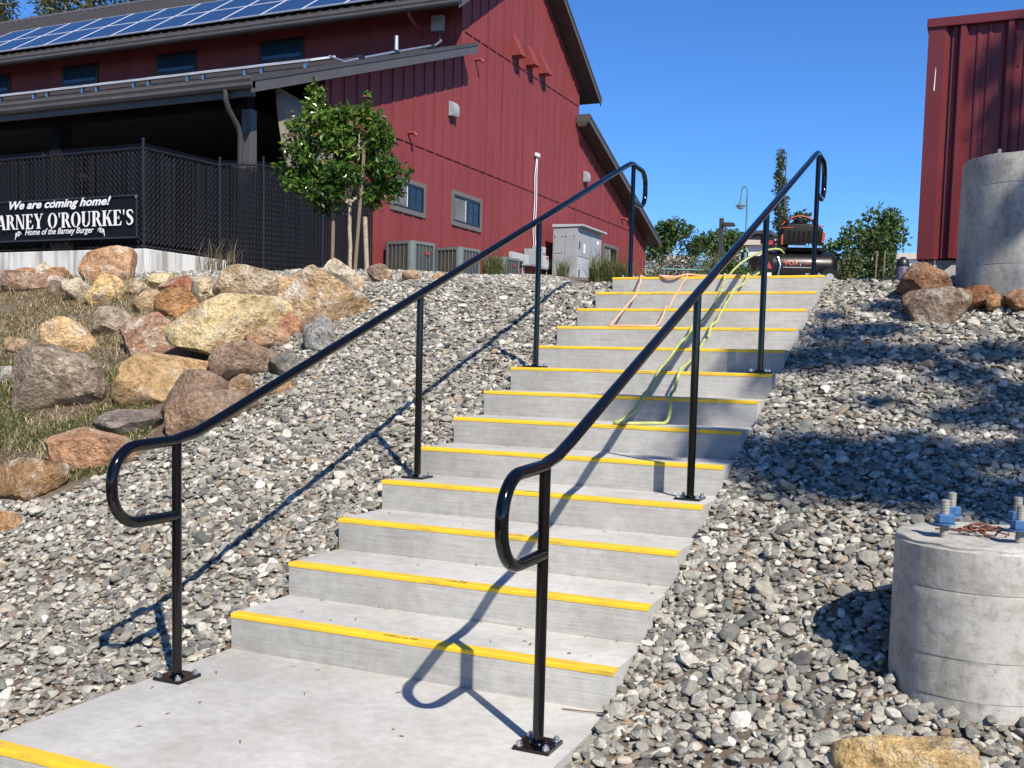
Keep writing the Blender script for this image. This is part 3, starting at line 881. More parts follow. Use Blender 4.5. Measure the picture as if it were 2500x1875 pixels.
# x, y, z of the front foot; width, height; depth factor; roll; cuts; colour; pale veins; label
BOULDERS = [
 (-5.17, 4.52, 1.69, .72, .36, .75, 0, 10, TAN, .55, 'broad flat-topped tan boulder, highest of the three big rocks left of the gravel'),
 (-3.90, 3.92, 1.50, .70, .45, .8, -6, 9, (.50, .34, .19), 1.0, 'large tan boulder streaked white below the staked tree'),
 (-4.45, 3.26, 1.21, .90, .50, .75, -4, 10, OCH, .6, 'biggest boulder, yellow ochre with a grey broken patch'),
 (-4.62, 5.22, 1.92, .38, .22, .7, -24, 6, CRM, .35, 'long rounded tan boulder lying tilted on the bank crest below the tree'),
 (-4.15, 4.75, 1.83, .15, .15, .8, -10, 6, TAN, .2, 'small tan stone at the right end of the long tilted boulder'),
 (-4.55, 5.75, 2.02, .20, .16, .8, 0, 6, BRN, .2, 'round brown stone tucked behind the long tilted boulder'),
 (-5.10, 5.35, 1.95, .27, .16, .8, 8, 7, CRM, .4, 'small cream boulder behind the white streaked boulder'),
 (-4.08, 3.65, 1.38, .19, .21, .9, 0, 12, RED, .1, 'small square dark red rock right of the yellow boulder'),
 (-3.84, 3.68, 1.40, .31, .22, .7, -10, 8, BRN, .3, 'brown boulder wedged under the white streaked boulder'),
 (-3.57, 3.34, 1.27, .24, .25, .6, 20, 8, GRY, .3, 'pale grey slab leaning at the edge of the gravel'),
 (-3.85, 2.78, 1.04, .54, .27, .8, 8, 10, BRN, .35, 'large brown boulder with a ragged lower edge below the yellow one'),
 (-4.13, 3.39, 1.27, .38, .18, .8, 0, 7, ORB, .4, 'pinkish brown boulder between the yellow boulder and the ragged brown one'),
 (-4.19, 2.95, 1.09, .24, .24, .9, 18, 6, ORB, .15, 'rounded orange brown stone at the lower corner of the yellow boulder'),
 (-4.31, 2.40, .88, .69, .37, .8, 12, 8, (.46, .30, .15), .35, 'long ochre brown boulder lying in the grass below the yellow one'),
 (-3.65, 1.96, .76, .47, .33, .8, 20, 9, BRN, .15, 'smooth brown boulder with a shaded lower end beside the gravel'),
 (-3.41, 1.85, .74, .54, .25, .75, 16, 8, (.29, .19, .125), .25, 'low brown boulder partly behind the left handrail'),
 (-3.66, 2.49, .94, .21, .15, .9, 0, 12, (.34, .22, .13), .3, 'small rough brown rock just above the left handrail'),
 (-3.53, 2.83, 1.08, .20, .18, .8, 10, 8, (.19, .175, .15), .3, 'dark grey rock right of the ragged brown boulder'),
 (-3.33, 2.46, .95, .23, .12, .8, 12, 6, (.50, .30, .17), .4, 'flat peach slab half buried in the gravel under the handrail'),
 (-5.23, 3.17, 1.20, .44, .34, .75, 4, 12, (.42, .245, .155), .9, 'blocky red rock mottled white left of the yellow boulder'),
 (-5.73, 4.14, 1.56, .44, .27, .8, 0, 6, (.37, .20, .09), .1, 'smooth round orange brown boulder above the mottled red rock'),
 (-6.24, 4.30, 1.61, .35, .22, .8, 0, 6, (.42, .30, .17), .2, 'dull tan boulder left of the smooth round one'),
 (-5.98, 3.58, 1.38, .37, .24, .8, -14, 9, (.36, .29, .21), .4, 'low grey tan rock with a dark grey patch in the dry grass'),
 (-5.96, 3.07, 1.19, .46, .29, .8, -8, 10, (.58, .38, .20), .8, 'peach and cream boulder standing on the dry grass slope'),
 (-5.08, 2.11, .78, .66, .52, .8, 22, 7, (.28, .215, .16), .55, 'big grey brown wedge-shaped boulder with white scratches in the grass'),
 (-4.04, 1.76, .67, .46, .18, .8, 0, 11, PUR, .35, 'dark purplish rock behind the red orange boulder'),
 (-3.85, 1.29, .51, .51, .25, .8, 10, 11, (.44, .245, .14), .8, 'red orange boulder with white veins behind the handrail loop'),
 (-3.91, .86, .35, .42, .24, .8, 14, 9, (.30, .18, .09), 1.0, 'pebbly conglomerate boulder at the lower left'),
 (-9.19, 6.70, 2.10, .56, .36, .8, 14, 10, (.46, .26, .14), .6, 'pinkish orange boulder standing against the retaining wall'),
 (-7.12, 4.59, 1.70, .32, .24, .8, 10, 9, (.60, .42, .20), .8, 'cream and rust boulder in the dry straw'),
 (-11.2, 7.3, 2.18, .42, .18, .8, 0, 8, (.48, .24, .13), .6, 'flat orange rock at the far left below the banner'),
 (-8.69, 5.00, 1.87, .44, .18, .8, 0, 9, (.30, .20, .14), .4, 'brown rock with a grey corner at the far left'),
 (-10.41, 6.83, 2.18, .26, .17, .8, 0, 7, CRM, .5, 'pale cream rock in the row under the banner'),
 (-9.53, 6.21, 2.06, .29, .15, .8, 0, 8, (.42, .23, .12), .2, 'orange brown rock in front of the pale cream rock'),
 (-8.03, 4.85, 1.80, .25, .17, .8, 12, 7, (.58, .44, .36), .9, 'whitish pink rock in the straw at the upper left'),
 (-7.59, 4.70, 1.74, .26, .19, .8, 14, 7, CRM, .5, 'leaning cream rock left of the cream and rust boulder'),
 (-6.95, 4.86, 1.82, .27, .13, .8, 0, 7, TAN, .4, 'small tan rock in the straw right of the cream and rust boulder'),
 (-6.78, 5.06, 1.89, .21, .14, .8, 0, 7, (.62, .50, .28), .5, 'small pale yellow rock on the crest of the straw slope'),
 (-6.40, 4.90, 1.83, .39, .15, .8, 6, 10, (.40, .16, .09), 1.0, 'red rock with white bands on the crest of the slope'),
 (-5.95, 4.78, 1.78, .23, .19, .8, 0, 7, (.56, .45, .29), .4, 'cream rock left of the broad flat-topped boulder'),
 (-10.9, 6.3, 2.08, .20, .12, .8, 0, 8, RED, .2, 'red rock at the left edge of the picture'),
 (-6.64, 3.15, 1.20, .25, .13, .8, 0, 6, (.42, .28, .17), .2, 'low tan rock sunk in the grass left of the peach boulder'),
 (-5.98, 2.46, .95, .16, .14, .8, 0, 7, (.45, .43, .38), .5, 'pale grey rock at the left edge in the green grass'),
 (-3.69, .56, .23, .13, .11, .8, 0, 8, (.40, .24, .12), .3, 'small orange rock in the gravel at the left edge'),
 (-5.15, 6.8, 2.08, .25, .17, .8, 0, 9, (.55, .36, .18), .5, 'orange tan rock in front of the air conditioners, largest of three'),
 (-4.92, 7.1, 2.10, .20, .14, .8, 0, 8, (.40, .25, .15), .3, 'brown rock in front of the air conditioners, middle of three'),
 (-4.62, 7.2, 2.10, .20, .13, .8, 0, 8, (.52, .34, .18), .4, 'small tan rock beside the tuft of ornamental grass by the air conditioners'),
 (.77, 4.52, 1.72, .35, .27, .8, 0, 12, (.22, .115, .065), .3, 'blocky red brown boulder left of the far concrete pier'),
 (.89, 4.06, 1.54, .43, .24, .8, 6, 10, (.24, .165, .115), .55, 'domed grey brown boulder in front of the far concrete pier'),
 (1.08, 4.26, 1.66, .24, .16, .8, -6, 6, (.27, .115, .055), .2, 'rounded red boulder against the far concrete pier'),
 (1.20, 4.25, 1.66, .13, .09, .8, 0, 7, (.34, .18, .09), .2, 'small orange rock at the foot of the far concrete pier'),
 (1.36, 4.22, 1.66, .19, .12, .8, 0, 8, (.32, .16, .08), .3, 'rust rock at the right foot of the far concrete pier'),
 (1.07, -.23, -.075, .46, .20, .55, 0, 8, (.56, .39, .18), 1.0, 'ochre boulder with white crust in front of the near concrete pier'),
]
for i, (x, y, z, w, h, df, roll, cuts, c, pale, lab) in enumerate(BOULDERS):
    me = boulder_mesh(40+i, cuts, .10 if cuts > 6 else .06)
    me.materials.append(MT['boulder'])
    me.polygons.foreach_set('use_smooth', [True]*len(me.polygons))
    me.set_sharp_from_angle(angle=R(30))
    o = bpy.data.objects.new('boulder', me)
    col.objects.link(o)
    if 28 <= i <= 40:
        w, h = w*1.22, h*1.25
    dep = w*df
    cx, cy = x-.41*dep*.36, y+.91*dep*.36
    o.location = (cx, cy, z+h*.40)
    o.rotation_euler = (R(-8), R(-roll), R(24+random.uniform(-8, 8)))
    o.scale = (w*.555, dep*.55, h*.65)
    # bake the size so that the grain of the rock keeps its scale
    me.transform(Matrix.Diagonal((*o.scale, 1)))
    o.scale = (1, 1, 1)
    o.color = (*c, pale)
    tag(o, lab, 'boulder', 'boulders on the bank')

# ---------------------------------------------------------------- grass, straw, foliage
def blades(name, pts, lens, wid, lean, mat, seed, label, cat, parent=None, droop=.5, kind='stuff'):
    rs = np.random.RandomState(seed)
    n = len(pts)
    a = rs.uniform(0, 2*math.pi, n)
    d = np.stack([np.cos(a), np.sin(a), np.zeros(n)], 1)
    s = np.stack([-np.sin(a), np.cos(a), np.zeros(n)], 1)
    ln = lens[:, None]; le = lean[:, None]
    upv = np.array([0, 0, 1.0])
    mid = pts + ln*.5*(d*np.sin(le*.7) + upv*np.cos(le*.7))
    tip = mid + ln*.5*(d*np.sin(np.minimum(le+droop, 2.2)) + upv*np.cos(np.minimum(le+droop, 2.2)))
    w = (wid*rs.uniform(.6, 1.3, n))[:, None]
    V = np.stack([pts-s*w, pts+s*w, mid+s*w*.8, mid-s*w*.8, tip], 1).reshape(-1, 3)
    b = np.arange(n)[:, None]*5
    F = np.concatenate([b+np.array([[0, 1, 2]]), b+np.array([[0, 2, 3]]), b+np.array([[3, 2, 4]])])
    sh = np.repeat(np.clip(rs.normal(.5, .27, n), 0, 1), 5)
    o = np_mesh(name, V, F, mat, parent, sh)
    if kind:
        tag(o, label, cat, kind=kind)
    return o

def scatter_poly(poly, n, seed, clump=0):
    rs = np.random.RandomState(seed)
    pa = np.array(poly)
    x = rs.uniform(pa[:, 0].min(), pa[:, 0].max(), n*4); y = rs.uniform(pa[:, 1].min(), pa[:, 1].max(), n*4)
    m = in_poly(x, y, poly)
    if clump:
        g = np.sin(x*5.1+y*2.2)+np.sin(y*6.3-x*3.1+1)+np.sin(x*11+2)*.5+rs.normal(0, .6, len(x))
        m &= g > clump-1
    x, y = x[m][:n], y[m][:n]
    return np.stack([x, y, terrain(x, y)-.004], 1)

rs = np.random.RandomState(2)
g1 = scatter_poly([(-3.75, 1.75), (-3.6, 1.25), (-4.0, .95), (-4.8, 1.0), (-6.8, 2.5), (-6.9, 3.0), (-5.2, 3.1), (-4.6, 3.0), (-4.2, 2.2)], 26000, 21, .3)
blades('green_grass', g1, rs.uniform(.025, .075, len(g1)), .0034, rs.uniform(.2, 1.35, len(g1)), 'grass', 22, 'short green weedy grass between the boulders on the left', 'grass', droop=.6)
g2 = scatter_poly([(-5.0, 2.9), (-6.9, 2.7), (-10.5, 5.0), (-10.5, 6.4), (-8.5, 5.9), (-5.6, 5.1), (-4.9, 4.2), (-5.3, 3.4)], 36000, 31, -.3)
blades('dry_straw', g2, rs.uniform(.04, .11, len(g2)), .0034, rs.uniform(.9, 1.65, len(g2)), 'straw', 32, 'flattened dry straw on the slope at the upper left', 'straw', droop=.35)
g5 = scatter_poly([(-5.0, 2.9), (-6.9, 2.7), (-10.5, 5.0), (-10.5, 6.4), (-8.5, 5.9), (-5.6, 5.1), (-4.9, 4.2), (-5.3, 3.4)], 420, 34)
blades('straw_stalk', g5, rs.uniform(.14, .36, len(g5)), .0038, rs.uniform(.3, 1.35, len(g5)), 'straw', 35, 'long pale straw stalks standing out of the dry slope at the upper left', 'straw', droop=.35)
g4 = scatter_poly([(-3.75, 1.75), (-3.6, 1.25), (-4.0, .95), (-4.8, 1.0), (-6.8, 2.5), (-6.9, 3.0), (-5.2, 3.1), (-4.6, 3.0), (-4.2, 2.2)], 7000, 24)
blades('withered_grass', g4, rs.uniform(.04, .12, len(g4)), .003, rs.uniform(.7, 1.6, len(g4)), 'straw', 25, 'thin withered straw lying through the green grass on the left', 'straw', droop=.3)
g3 = scatter_poly([(-.1, 7.5), (-.1, 30), (3, 30), (3, 7.5)], 6000, 41)
blades('lawn_grass', g3, rs.uniform(.1, .26, len(g3)), .009, rs.uniform(.1, .7, len(g3)), 'grass', 42, 'pale green lawn beyond the top of the right gravel bank', 'grass', droop=.4)

def leaf_cloud(name, pts, size, mat, seed, parent, asp=.5, upbias=.3, shade=None):
    rs = np.random.RandomState(seed)
    n = len(pts)
    nrm = rs.normal(size=(n, 3)); nrm[:, 2] = np.abs(nrm[:, 2])*(.6+upbias)
    nrm /= np.linalg.norm(nrm, axis=1)[:, None]
    t = rs.normal(size=(n, 3)); t[:, 2] -= .3
    t -= nrm*(t*nrm).sum(1)[:, None]; t /= np.linalg.norm(t, axis=1)[:, None]
    b = np.cross(nrm, t)
    L = (size*rs.uniform(.6, 1.25, n))[:, None]; w = L*asp
    fold = nrm*L*.14
    V = np.stack([pts, pts+t*L*.45+b*w*.5+fold, pts+t*L, pts+t*L*.45-b*w*.5+fold, ], 1).reshape(-1, 3)
    k = np.arange(n)[:, None]*4
    F = np.concatenate([k+np.array([[0, 1, 2]]), k+np.array([[0, 2, 3]])])
    sh = np.clip(rs.normal(.45, .25, n), 0, 1) if shade is None else np.clip(shade+rs.normal(0, .15, n), 0, 1)
    return np_mesh(name, V, F, mat, parent, np.repeat(sh, 4))

def clump_points(clumps, per, seed, shell=.55):
    """clumps: (x,y,z,rx,ry,rz); leaves sit mostly in the outer shell with ragged edges"""
    rs = np.random.RandomState(seed)
    out = []
    tot = sum(c[3]*c[4]+c[4]*c[5]+c[3]*c[5] for c in clumps)
    for c in clumps:
        n = max(6, int(per*(c[3]*c[4]+c[4]*c[5]+c[3]*c[5])/tot))
        d = rs.normal(size=(n, 3)); d /= np.linalg.norm(d, axis=1)[:, None]
        rad = shell + (1-shell)*rs.rand(n)**.7 + np.abs(rs.normal(0, .08, n))
        out.append(np.array(c[:3]) + d*rad[:, None]*np.array(c[3:]))
    return np.concatenate(out)

def ragged_clumps(cx, cy, cz, rx, ry, rz, n, seed, small=(.28, .5)):
    rs = np.random.RandomState(seed)
    cl = []
    for k in range(n):
        d = rs.normal(size=3); d /= np.linalg.norm(d)
        f = rs.uniform(.25, .85)
        s = rs.uniform(*small)
        cl.append((cx+d[0]*rx*f, cy+d[1]*ry*f, cz+d[2]*rz*f, rx*s, ry*s, rz*s))
    return cl

def limb(m, a, b, ra, rb, seed=0, n=6, bend=.08):
    rs = random.Random(seed)
    a, b = Vector(a), Vector(b)
    L = (b-a).length
    pts, rr = [], []
    for k in range(n+1):
        t = k/n
        p = a.lerp(b, t)
        if 0 < k < n:
            p = p + Vector((rs.uniform(-1, 1), rs.uniform(-1, 1), rs.uniform(-.5, .5)))*L*bend*.5
        pts.append(p); rr.append(ra+(rb-ra)*t)
    m.tube(pts, rr, 8)

def tree(name, label, base, crown, leaves, size, mat, seed, nclump=14, bark='bark', trunk_r=.1, cat='tree', group=None, small=(.28, .5), asp=.5):
    t = thing(name, label, cat, base, group)
    cl = ragged_clumps(*crown, nclump, seed, small)
    m = MB()
    top = (crown[0], crown[1], crown[2]+crown[5]*.4)
    limb(m, base, top, trunk_r, trunk_r*.3, seed, 7, .05)
    bz = Vector(base)
    for k, c in enumerate(cl):
        s = bz.lerp(Vector(top), .45+.4*((k*.37) % 1))
        limb(m, s, c[:3], trunk_r*.4, trunk_r*.12, seed+k, 4, .1)
    m.build('trunk', bark, t, smooth=60, fix=False)
    leaf_cloud('crown', clump_points(cl, leaves, seed+1), size, mat, seed+2, t, asp)
    return t

# ---------------------------------------------------------------- red barn
XW, XR = -12.866, -12.316           # gable wall plane, rake overhang plane
XE = -36.2                          # far end of the building
YS, YN = 23.6, 33.06                # tall middle block
barn = thing('red_barn', 'dark red board-and-batten barn with brown metal roofs and solar panels', 'building', (XW, 28.2, 3.2))
def wall_top(y):
    if y < YS: return 6.46 + .345*(y-13.64)
    if y > YN: return 9.80 - .357*(y-YN)
    return 10.80 + .64*(min(y, 56.4-y)-22.55)
poly = [(16.9, 2.6), (41.83, 3.6), (41.83, wall_top(41.83)), (YN+.001, wall_top(YN+.001)), (YN, wall_top(YN)), (28.2, wall_top(28.2)), (YS, wall_top(YS)), (YS-.001, wall_top(YS-.001)), (16.9, wall_top(16.9))]
MB().prism(poly, 'x', XW-.2, XW).build('gable_wall', 'red', barn)
WINS = [(19.82, 21.64, 5.0, 5.9), (23.16, 25.10, 5.03, 6.02), (36.17, 37.95, 5.10, 5.96)]
y = 17.15
while y < 41.7:
    segs = [(3.0, wall_top(y)-.02)]
    for (a, b, c, d) in WINS:
        if a-.03 < y < b+.03:
            segs = [(3.0, c-.01), (d+.01, wall_top(y)-.02)]
    for (z0, z1) in segs:
        MB().box(XW+.0005, XW+.024, y-.032, y+.032, z0, z1).build('batten', 'red', barn, fix=False)
    y += .548
MB().box(XW+.0006, XW+.030, 16.9, 41.83, 6.84, 6.87).build('joint_flashing', 'red', barn, fix=False)
MB().box(XW+.0006, XW+.030, YS, YN, 10.56, 10.59).build('joint_flashing', 'red', barn, fix=False)
MB().box(XW+.001, XW+.03, 16.86, 16.98, 3.0, wall_top(16.9)-.05).build('corner_board', 'red', barn, fix=False)
MB().box(XW+.001, XW+.03, 41.72, 41.86, 3.4, wall_top(41.83)-.04).build('corner_board', 'red', barn, fix=False)
MB().box(XW+.001, XW+.03, YS-.02, YS+.1, 9.95, 11.3).build('corner_board', 'red', barn, fix=False)
# walls of the tall block and of the porch back
MB().box(XE+.6, XW-.21, YS, YS+.2, 10.0, 11.35).build('clerestory_wall', 'red', barn)
MB().box(XE+.6, XW-.21, YS+.001, YS+.2, 2.5, 10.0).build('porch_back_wall', 'porch_shade_tone', barn)
MB().box(XW-.21, XW-.02, 16.9, 23.59, 2.5, 6.4).build('inner_wall', 'porch_shade_tone', barn)
MB().box(XE+.6, XE+.8, 13.9, 42, 2.5, 6.4).build('end_wall', 'porch_shade_tone', barn)
MB().box(XE, XW-.21, YN-.2, YN, 3, 10.7).build('north_wall', 'red', barn)
MB().box(XE, XW-.25, 13.3, YS, 2.6, 3.06).build('porch_floor', 'slab', barn)

# roofs: slab, fascia boards on the rake, gutters, standing ribs
def roof_slab(name, pts, x0, x1, mat='roof'):
    return MB().prism(pts, 'x', x0, x1).build(name, mat, barn)
t_ = .20
main_s = roof_slab('main_roof', [(22.50, 11.03), (28.2, 14.678), (28.2, 14.678-t_), (22.50, 11.03-t_)], XE-.6, XR-.04)
main_n = roof_slab('main_roof', [(33.90, 11.03), (28.2, 14.678), (28.2, 14.678-t_), (33.90, 11.03-t_)], XE-.6, XR-.04)
porch_r = roof_slab('porch_roof', [(13.70, 6.70), (YS-.02, 10.116), (YS-.02, 9.95), (13.70, 6.53)], XE-.6, XR-.04)
shed_r = roof_slab('shed_roof', [(42.42, 6.71), (YN+.02, 10.05), (YN+.02, 9.85), (42.42, 6.51)], XE-.6, XR-.04)
def rake(par, a, b, up_, dn):
    (ya, za), (yb, zb) = a, b
    MB().prism([(ya, za+up_), (yb, zb+up_), (yb, zb-dn), (ya, za-dn)], 'x', XR-.035, XR).build('rake_board', 'fascia', par)
    MB().prism([(ya, za+up_+.002), (yb, zb+up_+.002), (yb, zb+up_-.09), (ya, za+up_-.09)], 'x', XR+.0005, XR+.018).build('drip_trim', 'roof', par)
rake(main_s, (22.42, 10.98), (28.19, 14.672), .04, .24)
rake(main_n, (33.98, 10.98), (28.21, 14.672), .04, .24)
rake(porch_r, (13.60, 6.665), (YS-.03, 10.112), .04, .27)
rake(shed_r, (42.50, 6.68), (YN-.25, 10.14), .04, .24)
MB().box(XW+.03, XR, YN-.29, YN-.25, 9.93, 10.20).build('rake_return', 'fascia', shed_r, fix=False)
def soffit(par, pts):
    MB().prism(pts, 'x', XW+.002, XR-.036).build('soffit', 'soffit', par)
def gutter(par, yy, z, x0, x1, dirn=-1):
    pr = [(yy, z), (yy+dirn*.13, z), (yy+dirn*.15, z-.04), (yy+dirn*.125, z-.10), (yy+dirn*.13, z-.16), (yy+dirn*.10, z-.21), (yy, z-.21)]
    MB().prism(pr, 'x', x0, x1).build('gutter', 'fascia', par)
gutter(main_s, 22.49, 11.06, XE-.6, XR+.0)
gutter(porch_r, 13.69, 6.70, XE-.6, XR+.0)
gutter(main_n, 33.91, 11.06, XE-.6, XR, 1)
MB().box(XE-.6, XR-.05, 13.70, 13.76, 6.36, 6.58).build('eave_beam', 'fascia', porch_r, fix=False)
MB().box(XE, XW-.02, 14.15, 14.40, 6.25, 6.60).build('porch_beam', 'soffit', barn, fix=False)
MB().prism([(14.45, 6.30), (23.55, 6.30), (23.55, 6.34), (14.45, 6.34)], 'x', XE+.9, XW-.22).build('porch_ceiling', 'porch_shade_tone', barn)
def ribs(par, y0, z0, y1, z1, x0, x1, sp):
    m = MB()
    x = x0
    while x < x1:
        m.prism([(y0, z0), (y1, z1), (y1, z1+.035), (y0, z0+.035)], 'x', x, x+.05)
        x += sp
    tag(m.build('roof_ribs', 'roof', par, fix=False), kind='stuff')
ribs(main_s, 22.44, 10.995, 28.18, 14.668, XE-.5, XR-.1, .38)
ribs(porch_r, 13.62, 6.675, 23.5, 10.085, XE-.5, XR-.1, .38)
ridge = MB().prism([(27.95, 14.54), (28.2, 14.735), (28.45, 14.54), (28.2, 14.70)], 'x', XE-.6, XR)
ridge.build('ridge_cap', 'fascia', barn)

# solar panels, each one a part
def solar_mesh(w, l):
    m = bpy.data.meshes.new('solar_panel')
    bm = bmesh.new()
    def bx(x0, x1, y0, y1, z0, z1, mi):
        vs = [bm.verts.new(p) for p in ((x0, y0, z0), (x1, y0, z0), (x1, y1, z0), (x0, y1, z0), (x0, y0, z1), (x1, y0, z1), (x1, y1, z1), (x0, y1, z1))]
        for f in ((0, 3, 2, 1), (4, 5, 6, 7), (0, 1, 5, 4), (1, 2, 6, 5), (2, 3, 7, 6), (3, 0, 4, 7)):
            fc = bm.faces.new([vs[i] for i in f]); fc.material_index = mi
    a, b = w/2, l/2
    bx(-a+.02, a-.02, -b+.02, b-.02, .004, .034, 0)
    for (x0, x1, y0, y1) in ((-a, a, -b, -b+.03), (-a, a, b-.02, b), (-a, -a+.02, -b+.03, b-.02), (a-.02, a, -b+.03, b-.02)):
        bx(x0, x1, y0, y1, 0, .040, 1)
    bm.to_mesh(m); bm.free()
    m.materials.append(MT['solar']); m.materials.append(MT['white_alu'])
    return m
def panel(me, x, yy, z, slope):
    o = bpy.data.objects.new('solar_panel', me)
    col.objects.link(o)
    o.parent = barn
    o.location = Vector((x, yy, z)) - wloc(barn)
    o.rotation_euler = (math.atan(slope), 0, 0)
sp = solar_mesh(1.5, 1.53)
for r_ in range(2):
    yc = 22.98 + .65 + r_*1.305
    for k in range(13):
        panel(sp, -32.3 + k*1.515, yc, 11.03 + .64*(yc-22.50) + .14, .64)
sp2 = solar_mesh(1.65, 1.0)
for k in range(8):
    panel(sp2, -13.52-k*1.67, 16.1+.48, 6.70+.345*(16.58-13.7)+.17, .345)
m = MB()
for k in range(8):
    for dx in (-.6, .6):
        x = -13.52-k*1.67+dx
        m.box(x-.03, x+.03, 16.18, 16.26, 7.52, 7.72)
m.build('panel_feet', 'alu', barn, fix=False)
m = MB()
m.tube([(-12.62, 16.7, 7.95), (-12.62, 17.3, 7.98), (-12.60, 17.7, 8.14), (-12.58, 19, 8.62), (-12.60, 21.6, 9.55), (-12.75, 22.2, 9.85), (-13.4, 23.3, 10.25), (-13.5, 23.5, 10.5)], .03, 8)
m.build('roof_conduit', 'alu', barn, smooth=50)
for yy in (17.9, 19.5, 21.4):
    MB().box(-12.7, -12.5, yy-.08, yy+.08, 6.70+.345*(yy-13.7)+.01, 6.70+.345*(yy-13.7)+.13).build('conduit_block', 'frame', barn, fix=False)
MB().tube([(-12.85, 20.0, 8.85), (-12.85, 20.0, 9.36)], [.055, .045], 12).build('vent_pipe', 'galv', barn, smooth=50)
MB().box(-13.75, -13.38, 23.40, 23.58, 10.55, 10.98).build('junction_box', 'lamp_grey', barn, bevel=.01)
MB().tube([(-14.0, 22.5, 10.85), (-14.0, 22.7, 10.72), (-14.0, 23.0, 10.60), (-14.0, 23.45, 10.50)], .05, 10).build('downpipe', 'rust_red', barn, smooth=60)

# clerestory windows under the main eave
for x0 in (-19.81, -23.98, -28.21, -32.4):
    w = MB().box(x0-.12, x0+1.55, YS-.03, YS-.001, 10.25, 10.93).build('window', 'frame', barn, fix=False)
    MB().box(x0, x0+1.44, YS-.045, YS-.031, 10.35, 10.83).build('pane', 'glass_blue', w, fix=False)

# three gable windows with taupe trim, a screened sash and a gridded sash
def window(a, b, c, d):
    tw = .115
    f = MB()
    f.box(XW+.001, XW+.045, a, b, d-tw, d); f.box(XW+.001, XW+.045, a, b, c, c+tw)
    f.box(XW+.001, XW+.045, a, a+tw, c+tw, d-tw); f.box(XW+.001, XW+.045, b-tw, b, c+tw, d-tw)
    w = f.build('window', 'trim', barn, fix=False)
    a, b, c, d = a+tw, b-tw, c+tw, d-tw
    mid = (a+b)/2
    g = MB()
    for (y0, y1, z0, z1) in ((a, b, d-.06, d), (a, b, c, c+.06), (a, a+.05, c+.06, d-.06), (b-.05, b, c+.06, d-.06), (mid-.02, mid+.09, c+.06, d-.06)):
        g.box(XW+.002, XW+.034, y0, y1, z0, z1)
    g.build('frame', 'frame', w, fix=False)
    MB().box(XW+.002, XW+.012, a+.05, mid-.02, c+.06, d-.06).build('pane', 'screen', w, fix=False)
    MB().box(XW+.002, XW+.010, mid+.09, b-.05, c+.06, d-.06).build('pane', 'glass', w, fix=False)
    MB().box(XW+.0125, XW+.022, mid-.07, mid-.045, c+.065, d-.065).build('sash_edge', 'white_alu', w, fix=False)
    q = MB()
    my = (mid+.09+b-.05)/2
    q.box(XW+.0105, XW+.02, my-.012, my+.012, c+.06, d-.06)
    q.box(XW+.0105, XW+.0195, mid+.09, b-.05, (c+d)/2-.012, (c+d)/2+.012)
    q.build('muntin', 'frame', w, fix=False)
for wdw in WINS:
    window(*wdw)

# three hooded wall vents in a row, wall lamps, drain spouts
for yy in (27.22, 28.34, 29.42):
    m = MB()
    a, b = yy-.21, yy+.21
    z0, z1, pr = 10.76, 11.42, .36
    m.add([(XW+.03, a, z1), (XW+.03, b, z1), (XW+pr, b, z0), (XW+pr, a, z0), (XW+.03, a, z0), (XW+.03, b, z0)], [(0, 1, 2, 3), (0, 3, 4), (1, 5, 2), (3, 2, 5, 4), (0, 4, 5, 1)])
    m.build('vent_hood', 'rust_red', barn)
for (yy, z) in ((23.04, 8.20), (33.86, 8.14)):
    m = MB()
    pr = [(XW+.026, z-.19), (XW+.16, z-.19), (XW+.20, z-.10), (XW+.19, z+.08), (XW+.12, z+.19), (XW+.026, z+.21)]
    m.prism(pr, 'y', yy-.17, yy+.17)
    m.build('wall_lamp', 'lamp_grey', barn, smooth=30)
for (yy, z) in ((24.52, 9.96), (20.68, 7.08), (38.4, 7.2)):
    m = MB().tube([(XW-.05, yy, z), (XW+.16, yy, z), (XW+.22, yy+.0, z-.02), (XW+.25, yy, z-.09)], .045, 10)
    m.build('drain_spout', 'rust_red', barn, smooth=50)

# porch: columns, downspout, ceiling lights
for (x, wd) in ((-12.93, .22), (-18.25, .34), (-24.0, .34), (-30.0, .34)):
    MB().box(x-wd/2, x+wd/2, 14.28-wd/2, 14.28+wd/2, 3.06, 6.25).build('porch_column', 'fascia' if x > -13 else 'soffit', barn, bevel=.01)
m = MB().tube([(-13.0, 13.62, 6.50), (-13.0, 13.62, 6.32), (-13.0, 13.72, 6.14), (-12.98, 13.98, 5.86), (-12.98, 14.05, 5.70), (-12.98, 14.05, 3.1)], .055, 10)
m.build('downspout', 'bronze', barn, smooth=50)
for x in (-23.1, -29.2, -17.5):
    MB().lathe([(.0, 0), (.16, 0), (.18, .02), (.18, .035)], (x, 19.6, 6.262), 20).build('ceiling_light', 'lens', barn, smooth=40)
# tan shade canvas tied beside the porch corner
m = MB()
nn = 10
rows = []
for i in range(nn+1):
    t = i/nn
    ytop = 15.0 + 3.55*t; ztop = 6.86 - .02*t
    ytop, ztop = 14.98+3.6*t, 6.84+.05*t - .25*math.sin(math.pi*t)*0
    zb = 5.0 - .3*t
    row = []
    for j in range(6):
        s = j/5
        yy = ytop + (.45*s*s if i == 0 else .45*s*s*(1-t))
        row.append((XW+.06+.05*math.sin(t*9+s*2), yy, ztop-.42*t-(ztop-.42*t-zb)*s))
    rows.append(row)
vs = [p for r_ in rows for p in r_]
fs = [(i*6+j, i*6+j+1, (i+1)*6+j+1, (i+1)*6+j) for i in range(nn) for j in range(5)]
m.add(vs, fs)
cv = m.build('shade_canvas', 'tarp', None, smooth=60)
tag(cv, 'tan canvas shade hanging at the porch corner behind the young tree', 'canvas')
sol = cv.modifiers.new('thickness', 'SOLIDIFY'); sol.thickness = .006
